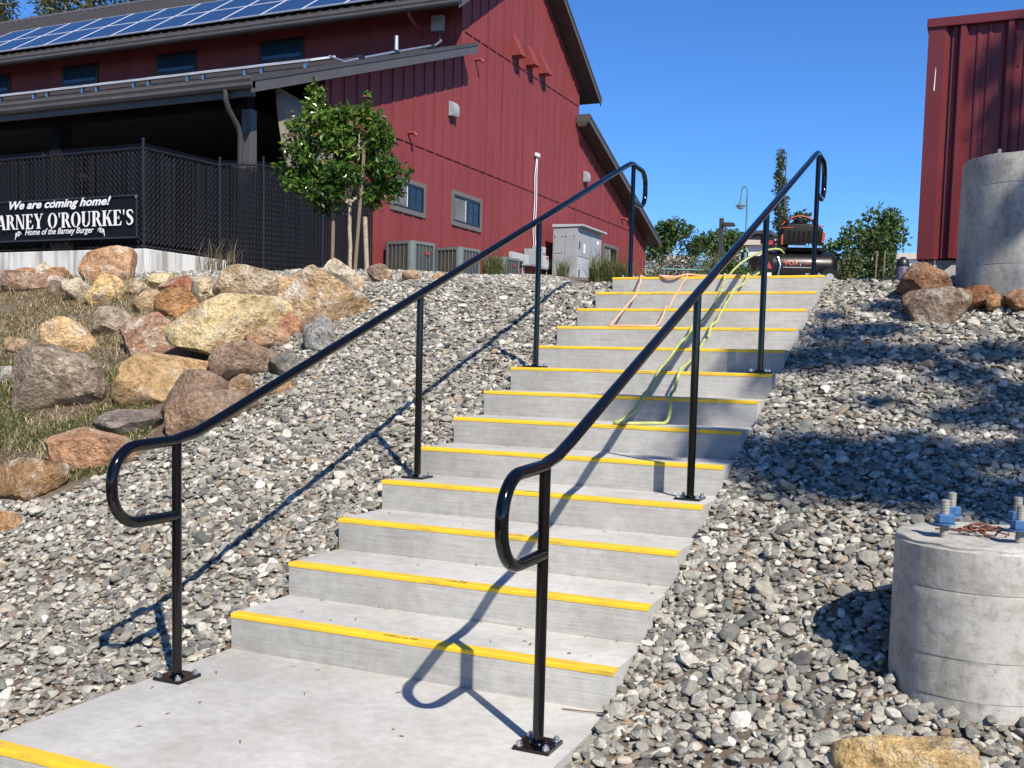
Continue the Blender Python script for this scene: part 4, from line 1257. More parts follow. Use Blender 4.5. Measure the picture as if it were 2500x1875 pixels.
m = MB().tube([(XW+.09, 15.0, 6.86), (XW+.09, 18.62, 6.48)], .025, 8)
pl = m.build('pole', 'stake', cv, smooth=50)

# ---------------------------------------------------------------- air conditioners
def rounded(w, r, n=5):
    a = w/2-r
    out = []
    for (cx, cy, s) in ((a, a, 0), (-a, a, 90), (-a, -a, 180), (a, -a, 270)):
        out += arc((cx, cy), r, s, s+90, n)
    return out
def ac_unit(loc, w, h, label, rz=-12):
    t = thing('air_conditioner', label, 'air conditioner', loc, 'air conditioners beside the barn')
    t.rotation_euler = (0, 0, R(rz))
    def part(mb, name, mat, smooth=40):
        o = mb.build(name, mat, None, smooth=smooth); o.parent = t
        return o
    part(MB().prism(rounded(w-.06, .10), 'z', .06, h-.06), 'coil', 'ac_dark')
    part(MB().prism(rounded(w, .13), 'z', 0, .08), 'base_pan', 'ac')
    top = part(MB().prism(rounded(w, .13), 'z', h-.07, h), 'top_cover', 'ac')
    m = MB()
    for r_ in (.10, .16, .22, .28):
        if r_ < w/2-.05:
            m.tube([(r_*math.cos(k*math.pi/12), r_*math.sin(k*math.pi/12), h+.02) for k in range(24)], .006, 5, closed=True)
    for k in range(6):
        a = k*math.pi/3
        m.tube([(.06*math.cos(a), .06*math.sin(a), h+.025), ((w/2-.08)*math.cos(a), (w/2-.08)*math.sin(a), h+.005)], .006, 5)
    o = m.build('fan_guard', 'ac', None); o.parent = top
    for (sx, sy) in ((1, 1), (-1, 1), (-1, -1), (1, -1)):
        a = w/2-.13
        ang = {(1, 1): 0, (-1, 1): 90, (-1, -1): 180, (1, -1): 270}[(sx, sy)]
        pts = arc((sx*a, sy*a), .132, ang-8, ang+98, 6) + arc((sx*a, sy*a), .09, ang+98, ang-8, 6)
        part(MB().prism(pts, 'z', .08, h-.07), 'corner_post', 'ac')
    n = 6
    for k in range(n):
        u = -w/2+.15+(w-.30)*k/(n-1)
        for (x, y_, rot) in ((u, -w/2+.012, 0), (u, w/2-.012, 0), (w/2-.012, u, 1), (-w/2+.012, u, 1)):
            dx, dy = (.007, .007) if rot == 0 else (.007, .007)
            part(MB().box(x-dx, x+dx, y_-dy, y_+dy, .08, h-.07), 'guard_bar', 'ac', None)
    part(MB().box(w/2, w/2+.006, .02, .16, h*.72, h*.78), 'badge', 'redp', None)
    return t
ac_unit((-12.20, 19.75, 3.02), .96, 1.10, 'leftmost grey green air conditioner by the red wall below the windows')
ac_unit((-12.20, 22.35, 3.16), .96, 1.08, 'middle grey green air conditioner, partly behind the left handrail')
ac_unit((-12.10, 25.0, 3.34), .86, .90, 'lowest air conditioner, half hidden by ornamental grass')

# ---------------------------------------------------------------- electrical cabinet and switch boxes
cab = thing('electrical_cabinet', 'tall pale grey electrical cabinet with a sloped hood beside the red wall', 'cabinet', (-12.0, 31.1, 3.6))
MB().box(-12.45, -11.565, 29.9, 32.30, 3.55, 5.78).build('housing', 'cab', cab, bevel=.01)
MB().prism([(-12.47, 5.88), (-12.47, 5.782), (-11.57, 5.782), (-11.36, 5.80), (-11.36, 5.85)], 'y', 29.86, 32.36).build('hood', 'cab_box', cab)
d1 = MB().box(-11.564, -11.535, 29.96, 31.10, 4.80, 5.60).build('door', 'cab', cab, bevel=.005)
MB().box(-11.534, -11.51, 30.02, 30.07, 5.05, 5.3).build('handle', 'frame', d1, fix=False)
MB().box(-11.534, -11.530, 30.45, 30.62, 4.95, 5.25).build('notice', 'white', d1, fix=False)
d2_ = MB().box(-11.564, -11.537, 29.96, 31.10, 3.62, 4.78).build('door', 'cab_box', cab, bevel=.005)
MB().box(-11.536, -11.51, 30.02, 30.07, 4.1, 4.35).build('handle', 'frame', d2_, fix=False)
d3 = MB().box(-11.564, -11.530, 31.14, 32.26, 3.62, 5.60).build('door', 'cab', cab, bevel=.005)
MB().box(-11.529, -11.50, 31.2, 31.25, 4.4, 5.0).build('handle', 'cab_box', d3, fix=False)
MB().box(-11.529, -11.525, 31.75, 31.98, 5.38, 5.5).build('notice', 'white', d3, fix=False)
MB().box(-12.40, -12.05, 29.885, 29.899, 4.9, 5.55).build('side_panel', 'cab', cab, bevel=.003)
MB().box(-12.00, -11.62, 29.885, 29.899, 3.7, 5.55).build('side_panel', 'cab', cab, bevel=.003)
MB().box(-12.40, -12.05, 29.885, 29.899, 3.7, 4.86).build('side_panel', 'cab', cab, bevel=.003)
MB().box(-12.28, -12.18, 29.878, 29.884, 4.22, 4.36).build('warning_label', 'cream_roof', cab, fix=False)
for (x, z) in ((-12.37, 5.45), (-12.09, 5.45), (-11.97, 5.45), (-11.66, 5.45), (-12.37, 4.15), (-11.97, 4.15), (-11.66, 4.15)):
    MB().box(x-.014, x+.014, 29.872, 29.884, z-.014, z+.014).build('screw', 'frame', cab, fix=False)

def swbox(y0, y1, z0, z1, dep, label, mat='cab_box', legs=()):
    t = thing('switch_box', label, 'switch box', (XW+.03, (y0+y1)/2, z0), 'electrical boxes on the red wall')
    MB().box(XW+.03, XW+.03+dep, y0, y1, z0, z1).build('case', mat, t, bevel=.008)
    MB().box(XW+.031+dep, XW+.045+dep, y0+.03, y1-.03, z0+.04, z1-.03).build('lid', mat, t, bevel=.004)
    for yy in legs:
        MB().cyl((XW+.08, yy, 3.3), (XW+.08, yy, z0+.005), .022, 8).build('conduit', 'galv', t, smooth=50)
    return t
swbox(27.12, 27.42, 4.42, 4.68, .14, 'leftmost small light grey switch box on the red wall', legs=(27.2,))
swbox(27.46, 27.70, 4.42, 4.68, .14, 'second small switch box from the left on the red wall', legs=(27.55,))
swbox(27.74, 28.02, 4.44, 4.68, .14, 'third small switch box from the left on the red wall', legs=())
swbox(28.05, 28.30, 4.33, 4.68, .20, 'taller switch box left of the main box on the red wall', legs=(28.12, 28.24))
big_ = swbox(28.34, 29.00, 4.35, 4.90, .24, 'large grey electrical box below the white conduits', 'cab')
swbox(29.02, 29.34, 4.36, 5.06, .26, 'tall narrow grey box under the ends of the white conduits', 'cab')
swbox(29.38, 29.72, 4.83, 5.08, .2, 'small box with a red label above the right switch box', 'cab_box')
sb = swbox(29.42, 29.95, 4.34, 4.80, .22, 'white switch box with a red label left of the grey cabinet', 'cab_box', legs=(29.6,))
MB().box(XW+.266, XW+.268, 29.72, 29.88, 4.68, 4.76).build('warning_label', 'redp', sb, fix=False)
swbox(30.0, 30.40, 4.42, 4.66, .16, 'rightmost small switch box next to the grey cabinet', legs=(30.2,))
cd = thing('wall_conduit', 'pair of white conduits running up the red wall to a small fitting', 'conduit', (XW+.05, 29.15, 5.0))
for k, dy in enumerate((0, .16)):
    MB().tube([(XW+.06, 29.06+dy, 5.02), (XW+.06, 29.06+dy, 5.2), (XW+.06, 28.98+dy, 5.55), (XW+.06, 29.02+dy, 6.0), (XW+.06, 29.06+dy, 6.6), (XW+.06, 29.02+dy, 7.4), (XW+.06, 29.10+dy*.6, 7.75), (XW+.06, 29.12+dy*.6, 8.05)], .016, 8).build('tube', 'white_alu', cd, smooth=50)
MB().box(XW+.03, XW+.12, 29.02, 29.30, 8.02, 8.14).build('end_fitting', 'white_alu', cd, bevel=.01)

# ---------------------------------------------------------------- retaining wall and slatted fence
FX, FY = -12.69, 11.03
rw = MB()
rw.prism([(-34, FY-.10), (FX+.13, FY-.10), (FX+.13, 13.15), (FX-.12, 13.15), (FX-.12, FY+.14), (-34, FY+.14)], 'z', 1.8, 3.06)
tag(rw.build('retaining_wall', 'stained', None, bevel=.012), 'low pale concrete retaining wall streaked with stains under the black fence', 'wall')

fence = thing('chain_link_fence', 'black chain link fence woven with dark slats in front of the porch', 'fence', (FX, FY, 3.06))
def fpost(x, y, z0, z1, r=.023):
    p = MB().cyl((x, y, z0), (x, y, z1), r, 10).build('post', 'chain', fence, smooth=50)
    MB().lathe([(r+.008, 0), (r+.008, .03), (.0, .05)], (x, y, z1), 10).build('cap', 'chain', p, smooth=50)
def fence_run(p0, p1, z0a, z0b, z1a, z1b, seed, gap=None):
    """slats, diagonal wire and a top rail between two posts"""
    rs = np.random.RandomState(seed)
    a, b = np.array(p0), np.array(p1)
    L = np.linalg.norm(b-a); u = (b-a)/L; nrm = np.array([u[1], -u[0]])
    pitch = .036
    n = int(L/pitch)
    m = MB()
    for k in range(n):
        t = (k+.5)/n
        if gap and gap[0] < t < gap[1] and k % 3:
            zlo = gap[2]
        else:
            zlo = z0a+(z0b-z0a)*t + rs.uniform(.10, .16)
        zhi = z1a+(z1b-z1a)*t - rs.uniform(.05, .12)
        if gap and gap[0] < t < gap[1] and k % 4 == 1:
            continue
        c = a+u*t*L
        j = rs.uniform(-.006, .006); w = rs.uniform(.011, .0155); tw = rs.uniform(-.006, .006)
        x0, y0 = c - u*w + nrm*(j+tw); x1, y1 = c + u*w + nrm*(j-tw)
        m.add([(x0, y0, zlo), (x1, y1, zlo), (x1+rs.uniform(-.006, .006), y1, zhi), (x0, y0, zhi)], [(0, 1, 2, 3)])
        zm = .5*(zlo+zhi)
    o = m.build('slats', 'slat', fence, fix=False); tag(o, kind='stuff')
    so = o.modifiers.new('thickness', 'SOLIDIFY'); so.thickness = .004
    # zig-zag wires, one per weave column
    V, F = [], []
    step_, cw = .052, .052
    cols = int(L/cw)
    r = .0035
    vs, fs = [], []
    for k in range(cols):
        t0, t1 = (k)/cols, (k+1)/cols
        zb = z0a+(z0b-z0a)*t0; zt = z1a+(z1b-z1a)*t0
        nz = int((zt-zb)/step_)
        side = 1
        for i in range(nz):
            z = zb+i*step_
            ta, tb = (t0, t1) if (i+k) % 2 == 0 else (t1, t0)
            A = a+u*ta*L + nrm*(.012 if i % 2 else .004); B_ = a+u*tb*L + nrm*(.004 if i % 2 else .012)
            o_ = len(vs)
            vs += [(A[0], A[1], z-r), (A[0], A[1], z+r*1.6), (B_[0], B_[1], z+step_+r*1.6), (B_[0], B_[1], z+step_-r)]
            vs += [(A[0]+nrm[0]*.004, A[1]+nrm[1]*.004, z), (B_[0]+nrm[0]*.004, B_[1]+nrm[1]*.004, z+step_)]
            fs += [(o_, o_+4, o_+5, o_+3), (o_+4, o_+1, o_+2, o_+5)]
        # twisted barb above the top wire
        A = a+u*t0*L
        o_ = len(vs)
        vs += [(A[0], A[1], zt-.02), (A[0]+u[0]*.012, A[1]+u[1]*.012, zt-.02), (A[0]+u[0]*.022, A[1]+u[1]*.022, zt+.05), (A[0]+u[0]*.012, A[1]+u[1]*.012, zt+.055)]
        fs += [(o_, o_+1, o_+2, o_+3)]
    w = MB(); w.v, w.f = vs, fs
    tag(w.build('wire_mesh', 'chain', fence, fix=False), kind='stuff')
    MB().cyl((p0[0], p0[1], z1a-.03), (p1[0], p1[1], z1b-.03), .018, 8).build('top_rail', 'chain', fence, smooth=50)
    MB().cyl((p0[0], p0[1], z0a+.05), (p1[0], p1[1], z0b+.05), .008, 6).build('tension_wire', 'chain', fence, smooth=50)
for (x, y, z0, z1) in ((FX, FY, 3.06, 4.98), (-15.2, FY+.05, 3.06, 4.86), (-17.8, FY+.05, 3.06, 4.86), (FX, 13.08, 2.75, 5.02), (FX, 14.44, 2.7, 5.28), (FX, 16.6, 2.85, 5.40), (FX-.02, 18.72, 2.95, 5.55)):
    fpost(x, y, z0, z1)
fence_run((-15.2, FY), (FX, FY), 3.07, 3.07, 4.87, 4.88, 1, gap=(.40, .56, 3.42))
fence_run((-17.8, FY), (-15.2, FY), 3.07, 3.07, 4.86, 4.87, 2)
fence_run((FX, FY), (FX, 13.08), 3.07, 3.10, 4.88, 4.93, 3)
fence_run((FX, 13.08), (FX, 14.44), 2.82, 2.90, 4.95, 5.17, 4)
fence_run((FX, 14.44), (FX, 16.6), 2.90, 3.02, 5.17, 5.3, 5)
fence_run((FX, 16.6), (FX, 18.72), 3.02, 3.12, 5.3, 5.45, 6)

# ---------------------------------------------------------------- banner with its printed lettering
BY = 10.895
ban = thing('banner', 'black vinyl banner with white lettering announcing a return, tied to the fence', 'banner', (-14.7, BY, 3.3))
m = MB()
nx_, nz_ = 36, 10
bx0, bx1 = -16.85, -12.71
def ban_y(x, s):
    return BY + .008*math.sin(x*3.1+s*2) + .006*math.sin(x*7.7-s*4)
vs = []
for i in range(nx_+1):
    x = bx0+(bx1-bx0)*i/nx_
    for j in range(nz_+1):
        s = j/nz_
        vs.append((x, BY+.016+.010*math.sin(x*3.1+s*2)+.007*math.sin(x*7.7-s*4), 3.255+.745*s - .012*math.sin((x-bx0)*2.4)*s))
fs = [(i*(nz_+1)+j, (i+1)*(nz_+1)+j, (i+1)*(nz_+1)+j+1, i*(nz_+1)+j+1) for i in range(nx_) for j in range(nz_)]
m.add(vs, fs)
sheet = m.build('sheet', 'vinyl', ban, smooth=60, fix=False)
for (x0, x1, z0, z1) in ((bx0, bx1, 3.245, 3.272), (bx0, bx1, 3.985, 4.006), (bx1-.02, bx1+.004, 3.272, 3.985)):
    MB().box(x0, x1, BY-.012, BY+.002, z0, z1).build('hem', 'hem', ban, fix=False)
for x in (bx1-.012, -14.7):
    MB().lathe([(.0, 0), (.022, 0), (.022, .004)], (x, BY-.017, 3.97), 12, 'y').build('grommet', 'zinc', ban)

TXT_D = BY-.026
def flat(polys, name, mat='print', parent=None, y=TXT_D):
    mb = MB()
    for k, poly_ in enumerate(polys):
        o = len(mb.v)
        mb.v += [(px, y-.0004*(k % 5), pz) for px, pz in poly_]
        mb.f.append(tuple(range(o, o+len(poly_))))
    return mb.build(name, mat, parent if parent is not None else ban, fix=False)
def rect(a, b, c, d): return [(a, b), (c, b), (c, d), (a, d)]
def dg(xa, ya, xb, yb, t): return [(xa, ya), (xa+t, ya), (xb+t, yb), (xb, yb)]
def ring(cx, cy, rx, ry, tx, ty, a0, a1, n=14):
    out = []
    for k in range(n):
        a, b = R(a0+(a1-a0)*k/n), R(a0+(a1-a0)*(k+1)/n)
        out.append([(cx+rx*math.cos(a), cy+ry*math.sin(a)), (cx+rx*math.cos(b), cy+ry*math.sin(b)), (cx+(rx-tx)*math.cos(b), cy+(ry-ty)*math.sin(b)), (cx+(rx-tx)*math.cos(a), cy+(ry-ty)*math.sin(a))])
    return out
def stroke(pts, ws):
    out = []
    for k in range(len(pts)-1):
        (x0, y0), (x1, y1) = pts[k], pts[k+1]
        d = Vector((x1-x0, y1-y0)); d.normalize(); n = Vector((-d.y, d.x))
        a, b = ws[k]/2, ws[k+1]/2
        e = d*.012
        out.append([(x0+n.x*a-e.x, y0+n.y*a-e.y), (x1+n.x*b+e.x, y1+n.y*b+e.y), (x1-n.x*b+e.x, y1-n.y*b+e.y), (x0-n.x*a-e.x, y0-n.y*a-e.y)])
    return out
sf = .055
GLYPH = {
 'B': (.74, [rect(.07, 0, .29, 1), rect(0, 0, .36, sf), rect(0, 1-sf, .36, 1)] + ring(.33, .745, .32, .255, .2, .06, -90, 90) + ring(.33, .265, .39, .265, .22, .06, -90, 90)),
 'A': (.80, [dg(.06, 0, .34, 1, .08), dg(.54, 0, .32, 1, .22), rect(.17, .27, .60, .33), rect(0, 0, .24, sf), rect(.48, 0, .82, sf)]),
 'R': (.80, [rect(.07, 0, .29, 1), rect(0, 0, .36, sf), rect(0, 1-sf, .34, 1)] + ring(.33, .73, .34, .27, .21, .06, -90, 90) + [dg(.60, 0, .34, .5, .21), rect(.62, 0, .84, sf)]),
 'N': (.84, [rect(.08, 0, .16, 1), rect(.66, 0, .74, 1), dg(.56, 0, .06, 1, .20), rect(0, 0, .26, sf), rect(0, 1-sf, .22, 1), rect(.56, 1-sf, .84, 1)]),
 'E': (.70, [rect(.07, 0, .29, 1), rect(0, 0, .64, .06), rect(0, .94, .60, 1), rect(.28, .47, .50, .53), rect(.45, .38, .50, .62), [(.64, 0), (.68, .27), (.62, .27), (.50, .05)], [(.60, 1), (.63, .76), (.57, .76), (.46, .95)]]),
 'Y': (.78, [rect(.28, 0, .50, .48), rect(.20, 0, .58, sf), dg(.28, .46, .04, 1, .21), dg(.42, .46, .66, 1, .08), rect(0, 1-sf, .34, 1), rect(.56, 1-sf, .80, 1)]),
 'O': (.82, ring(.40, .5, .40, .51, .21, .05, 0, 360, 28)),
 "'": (.22, [[(.04, 1), (.18, 1), (.13, .66), (.09, .66)]]),
 'U': (.82, [rect(.07, .28, .28, 1), rect(.62, .28, .70, 1), rect(0, 1-sf, .36, 1), rect(.54, 1-sf, .80, 1)] + ring(.385, .30, .315, .31, .16, .07, 180, 360)),
 'K': (.84, [rect(.07, 0, .29, 1), rect(0, 0, .36, sf), rect(0, 1-sf, .36, 1), dg(.27, .44, .62, 1, .09), dg(.58, 0, .34, .58, .23), rect(.52, 0, .88, sf), rect(.52, 1-sf, .80, 1)]),
 'S': (.66, stroke([(.56, .74), (.54, .86), (.44, .95), (.30, .96), (.17, .89), (.13, .77), (.20, .64), (.34, .53), (.47, .42), (.53, .28), (.48, .13), (.36, .045), (.22, .04), (.11, .12), (.07, .27)], [.03, .07, .09, .08, .14, .18, .20, .21, .20, .18, .14, .08, .09, .07, .03])),
 ' ': (.34, []),
}
def serif_line(text, x0, x1, zb, h):
    tot = sum(GLYPH[c][0]+.045 for c in text)
    s = (x1-x0)/tot
    x = x0
    for c in text:
        w, polys = GLYPH[c]
        if polys:
            flat([[(x+px*s, zb+pz*h) for px, pz in p] for p in polys], 'letter')
        x += (w+.045)*s
serif_line("BARNEY O'ROURKE'S", -16.44, -12.745, 3.475, .275)

def text_mesh(text, shear, bold):
    cu = bpy.data.curves.new('lettering', 'FONT')
    cu.body = text; cu.shear = shear; cu.offset = bold; cu.fill_mode = 'FRONT'; cu.resolution_u = 3
    ob = bpy.data.objects.new('lettering', cu)
    me = bpy.data.meshes.new_from_object(ob)
    bpy.data.objects.remove(ob); bpy.data.curves.remove(cu)
    return me
def mesh_data(text, shear, bold):
    me = text_mesh(text, shear, bold)
    co = np.array([v.co[:] for v in me.vertices]); fs = [tuple(p.vertices) for p in me.polygons]
    bpy.data.meshes.remove(me)
    return co, fs
def font_line(text, x0, x1, z0, z1, shear, bold, y=TXT_D, mat='print', parent=None, name='letter', xf=None):
    """each character becomes a flat mesh of its own"""
    full, _ = mesh_data(text, shear, bold)
    lo, hi = full.min(0), full.max(0)
    par = parent if parent is not None else ban
    for k, ch in enumerate(text):
        if ch == ' ':
            continue
        co, fs = mesh_data(ch, shear, bold)
        pre, _ = mesh_data('H'+text[:k+1], shear, bold)
        one, _ = mesh_data('H'+text[0], shear, bold)
        first, _ = mesh_data(text[0], shear, bold)
        dx = pre[:, 0].max()-co[:, 0].max() - (one[:, 0].max()-first[:, 0].max())
        X = x0 + (co[:, 0]+dx-lo[0])/(hi[0]-lo[0])*(x1-x0)
        Z = z0 + (co[:, 1]-lo[1])/(hi[1]-lo[1])*(z1-z0)
        P3 = np.stack([X, np.full(len(X), y), Z], 1) - np.array(wloc(par)[:]) if xf is None else xf(X, Z)
        m_ = bpy.data.meshes.new(name)
        m_.from_pydata([tuple(p) for p in P3], [], fs)
        m_.materials.append(MT[mat])
        o = bpy.data.objects.new(name, m_); col.objects.link(o); o.parent = par
font_line('We are coming home!', -15.86, -13.30, 3.80, 4.005, .36, .030)
font_line('Home of the Barney Burger', -15.46, -13.72, 3.325, 3.475, .34, .014)
def flourish(cx, cz, s, flip):
    pts = [(cx+flip*s*(.9-.9*t)*math.cos(t*9), cz+s*.75*(.9-.8*t)*math.sin(t*9)) for t in [k/26 for k in range(27)]]
    q = stroke(pts, [.010+.012*math.sin(k*.5)**2 for k in range(27)])
    pts2 = [(cx-flip*s*(.7+.5*t), cz-s*.6+s*.8*math.sin(t*4)) for t in [k/8 for k in range(9)]]
    q += stroke(pts2, [.016]*9)
    flat(q, 'flourish')
flourish(-15.63, 3.385, .075, 1)
flourish(-13.55, 3.395, .075, -1)

# ---------------------------------------------------------------- corrugated red metal shed at the right
sx0, sx1, sy, sz0, sz1 = .594, 3.8, 5.859, 2.148, 4.065
shed = thing('metal_shed', 'dark red corrugated metal shed behind the far concrete pier', 'shed', (sx0, sy, sz0))
prof = []
x = sx0+.185
rib_h = .045
def R_(pts): prof.extend(pts)
R_([(x-.005, sy)])
while x < sx1-.35:
    # one panel pitch: major rib, then two shallow stiffeners
    R_([(x, sy), (x+.032, sy), (x+.058, sy-rib_h), (x+.092, sy-rib_h), (x+.118, sy)])
    R_([(x+.170, sy), (x+.182, sy-.009), (x+.198, sy-.009), (x+.210, sy), (x+.252, sy), (x+.264, sy-.009), (x+.280, sy-.009), (x+.292, sy)])
    x += .345
R_([(sx1, sy)])
n = len(prof)
m = MB()
m.add([(a, b, sz0) for a, b in prof]+[(a, b, sz1-.02) for a, b in prof], [(i, i+1, n+i+1, n+i) for i in range(n-1)])
wallp = m.build('wall_panel', 'red_metal', shed, fix=False)
wallp.modifiers.new('thickness', 'SOLIDIFY').thickness = -.004
MB().prism([(sx0, sy-.042), (sx0+.125, sy-.042), (sx0+.165, sy-.004), (sx0+.165, sy+.006), (sx0+.012, sy+.006), (sx0+.012, sy+.14), (sx0, sy+.14)], 'z', sz0-.004, sz1-.01).build('corner_trim', 'red_trim', shed)
MB().box(sx0-.012, sx1, sy-.060, sy+.05, sz1-.07, sz1+.0).build('top_trim', 'red_trim', shed, bevel=.004)
MB().box(sx0+.004, sx1, sy+.02, sy+2.6, sz0+.01, sz1-.03).build('body', 'red_metal', shed)
MB().prism([(sx0-.02, sz1-.03), (sx1, sz1-.03), (sx1, sz1+.012), (sx0-.02, sz1+.012)], 'y', sy+.051, sy+2.65).build('roof', 'red_trim', shed)
MB().box(sx0+.03, sx1, sy+.03, sy+2.6, 1.8, sz0-.006).build('footing', 'slab', shed, bevel=.01)
x = sx0+.185
while x < sx1-.5:
    for z in (sz0+.10, sz0+.42, sz0+.95, sz0+1.5):
        for dx, dy in ((.015, 0), (.142, 0), (.232, 0)):
            MB().lathe([(.008, 0), (.008, .003), (.0055, .004), (.0055, .008), (0, .0085)], (x+dx, sy-.001, z), 6, 'y').build('screw', 'red_trim', shed) if False else MB().obox((x+dx, sy-.005, z), (.013, .009, .013), (0, 0, 0)).build('screw', 'red_trim', shed, fix=False)
    x += .345
MB().add([(sx0+.060, sy-.0432, 3.50), (sx0+.068, sy-.0432, 3.49), (sx0+.071, sy-.0432, 3.66), (sx0+.067, sy-.0432, 3.68)], [(0, 1, 2, 3)]).build('scratch', 'white', shed, fix=False)

# ---------------------------------------------------------------- concrete piers with anchor bolts
def pier(cx, cy, z0, z1, r, seams, label, tiltz=0.0):
    t = thing('concrete_pier', label, 'pier', (cx, cy, z0), 'round concrete piers beside the stairs')
    rs = np.random.RandomState(int(r*100))
    n = 72
    zs = [z0-.25]
    prof_ = [(r*1.006, z0-.25)]
    z = z0-.2
    hs_ = sorted(seams)
    levels = list(np.linspace(z0-.2, z1-.02, 26))
    m = MB()
    rows = []
    allz = sorted(set(levels + [s+d for s in hs_ for d in (-.004, -.0015, .0015, .004)] + [z1-.010, z1-.003, z1]))
    for zz_ in allz:
        ring_ = []
        for k in range(n):
            a = 2*math.pi*k/n
            rad = r*(1.004-.012*(zz_-z0)/(z1-z0)) + .0012*math.sin(3*a+zz_*5)
            for s in hs_:
                d = zz_ - (s + .006*math.sin(a))
                if abs(d) < .002: rad -= .0022
            top = 0
            if zz_ > z1-.012:
                rad -= .004 + (.004 if zz_ >= z1-.001 else 0) + .0035*abs(math.sin(a*9+math.sin(a*5)*2))
                top = tiltz*math.cos(a-1.0) + .0025*math.sin(a*11)
            ring_.append((cx+rad*math.cos(a), cy+rad*math.sin(a), zz_+top))
        rows.append(ring_)
    vs = [p for r__ in rows for p in r__]
    fs = [(i*n+k, i*n+(k+1) % n, (i+1)*n+(k+1) % n, (i+1)*n+k) for i in range(len(rows)-1) for k in range(n)]
    last = (len(rows)-1)*n
    # a lumpy trowelled top
    prev = [last+k for k in range(n)]
    for f in (.75, .5, .25):
        base_ = len(vs)
        for k in range(n):
            a = 2*math.pi*k/n
            vs.append((cx+r*.985*f*math.cos(a), cy+r*.985*f*math.sin(a), z1+.003*math.sin(a*3+f*7)+tiltz*f*math.cos(a-1.0)))
        fs += [(prev[k], prev[(k+1) % n], base_+(k+1) % n, base_+k) for k in range(n)]
        prev = [base_+k for k in range(n)]
    fs.append(tuple(prev))
    m.add(vs, fs)
    m.build('shaft', 'pier', t, smooth=35)
    return t
def anchor(t, x, y, z, h=.125, mat='blue', lean=0.0):
    a = MB()
    prof_ = []
    k = 0
    zz_ = -.01
    while zz_ < h:
        prof_ += [(.0125, zz_), (.0145, zz_+.0025)]
        zz_ += .005
    prof_ += [(.0115, h), (0, h+.001)]
    a.lathe(prof_, (x, y, z), 12)
    b = a.build('anchor_bolt', 'bolt_steel', t, smooth=60)
    nm = MB()
    for kk in range(6): pass
    nm.lathe([(.016, h*.38), (.029, h*.38+.001), (.030, h*.38+.004), (.030, h*.38+.026), (.027, h*.38+.029), (.016, h*.38+.030)], (x, y, z), 6)
    nm.lathe([(.036, h*.38-.004), (.036, h*.38-.001), (.016, h*.38-.0005)], (x, y, z), 16)
    nm.build('nut', mat, b)
p1 = pier(1.175, .37, .03, .690, .285, [.20, .33, .545], 'near round concrete pier with blue nuts on its anchor bolts', .004)
for (dx, dy) in ((-.125, -.105), (-.110, .125), (.100, -.115), (.098, .12)):
    anchor(p1, 1.175+dx, .37+dy, .689)
wr = MB()
rs_ = random.Random(8)
for k in range(5):
    a0 = rs_.uniform(0, 6.28)
    c = Vector((1.165+rs_.uniform(-.02, .03), .36+rs_.uniform(-.02, .02), .702+k*.004))
    wr.tube([c + Vector(((.045+.02*math.sin(j*1.3+k))*math.cos(a0+j*.5), (.04+.015*math.cos(j+k))*math.sin(a0+j*.5), .006*math.sin(j*1.7+k)+.004)) for j in range(12)], .0032, 5)
for k in range(3):
    wr.tube([(1.14, .36-.02*k, .708), (1.08, .345-.012*k, .706), (1.02+.02*k, .335+.01*k, .704)], .0034, 5)
wo_ = wr.build('wire_coil', 'rust_wire', None, smooth=60)
tag(wo_, 'tangle of rusty tie wire lying on top of the near concrete pier', 'wire')
p2 = pier(1.358, 4.904, 1.75, 2.715, .437, [1.98, 2.22, 2.53], 'tall round concrete pier in front of the red metal shed', -.012)
for (dx, dy) in ((-.23, -.06), (.02, .24), (.08, -.26), (.28, .04)):
    anchor(p2, 1.358+dx*.85, 4.904+dy*.85, 2.715, .10, 'frame')

# ---------------------------------------------------------------- air compressor at the stair head
cx_, cy_, cz_ = -.44, 6.17, 1.938
comp = thing('air_compressor', 'black air compressor with orange trim standing at the top of the stairs', 'compressor', (cx_, cy_, cz_))
comp.rotation_euler = (0, 0, R(22))
comp.scale = (.95, .95, .93)
def cp(mb, name, mat, par=comp, smooth=40, bevel=0, fix=True):
    o = mb.build(name, mat, None, smooth=smooth, bevel=bevel, fix=fix); o.parent = par
    return o
tank = cp(MB().lathe([(0, -.37), (.06, -.365), (.11, -.345), (.14, -.31), (.146, -.28), (.146, .28), (.14, .31), (.11, .345), (.06, .365), (0, .37)], (.02, 0, .20), 28, 'x'), 'tank', 'blacksteel')
for xx_ in (-.22, .24):
    cp(MB().box(xx_-.02, xx_+.02, -.12, .12, 0, .09), 'foot', 'blackp', smooth=None)
for yy_ in (-.17, .17):
    w_ = cp(MB().lathe([(.02, -.022), (.085, -.02), (.092, -.012), (.092, .012), (.085, .02), (.02, .022)], (.28, yy_, .092), 24, 'y'), 'wheel', 'blackp')
    cp(MB().lathe([(0, -.026), (.04, -.026), (.045, .026), (0, .026)], (.28, yy_, .092), 16, 'y'), 'hub', 'lamp_grey', w_)
cp(MB().box(-.16, .24, -.11, .11, .345, .372), 'deck_plate', 'blackp', smooth=None, bevel=.004)
cp(MB().lathe([(.05, -.16), (.10, -.15), (.105, -.05), (.105, .10), (.09, .15), (.04, .16)], (.05, 0, .47), 20, 'x'), 'motor', 'blackp')
cp(MB().prism([(-.15, .40), (.22, .40), (.22, .55), (.17, .60), (-.10, .60), (-.15, .55)], 'y', -.125, .125), 'shroud', 'blackp', smooth=30, bevel=.01)
for k in range(7):
    cp(MB().box(-.10+k*.045, -.08+k*.045, -.131, -.126, .43, .53), 'vent_slot', 'soffit', smooth=None, fix=False)
cp(MB().box(-.155, -.06, -.129, -.110, .558, .565), 'trim_strip', 'orange', smooth=None, fix=False)
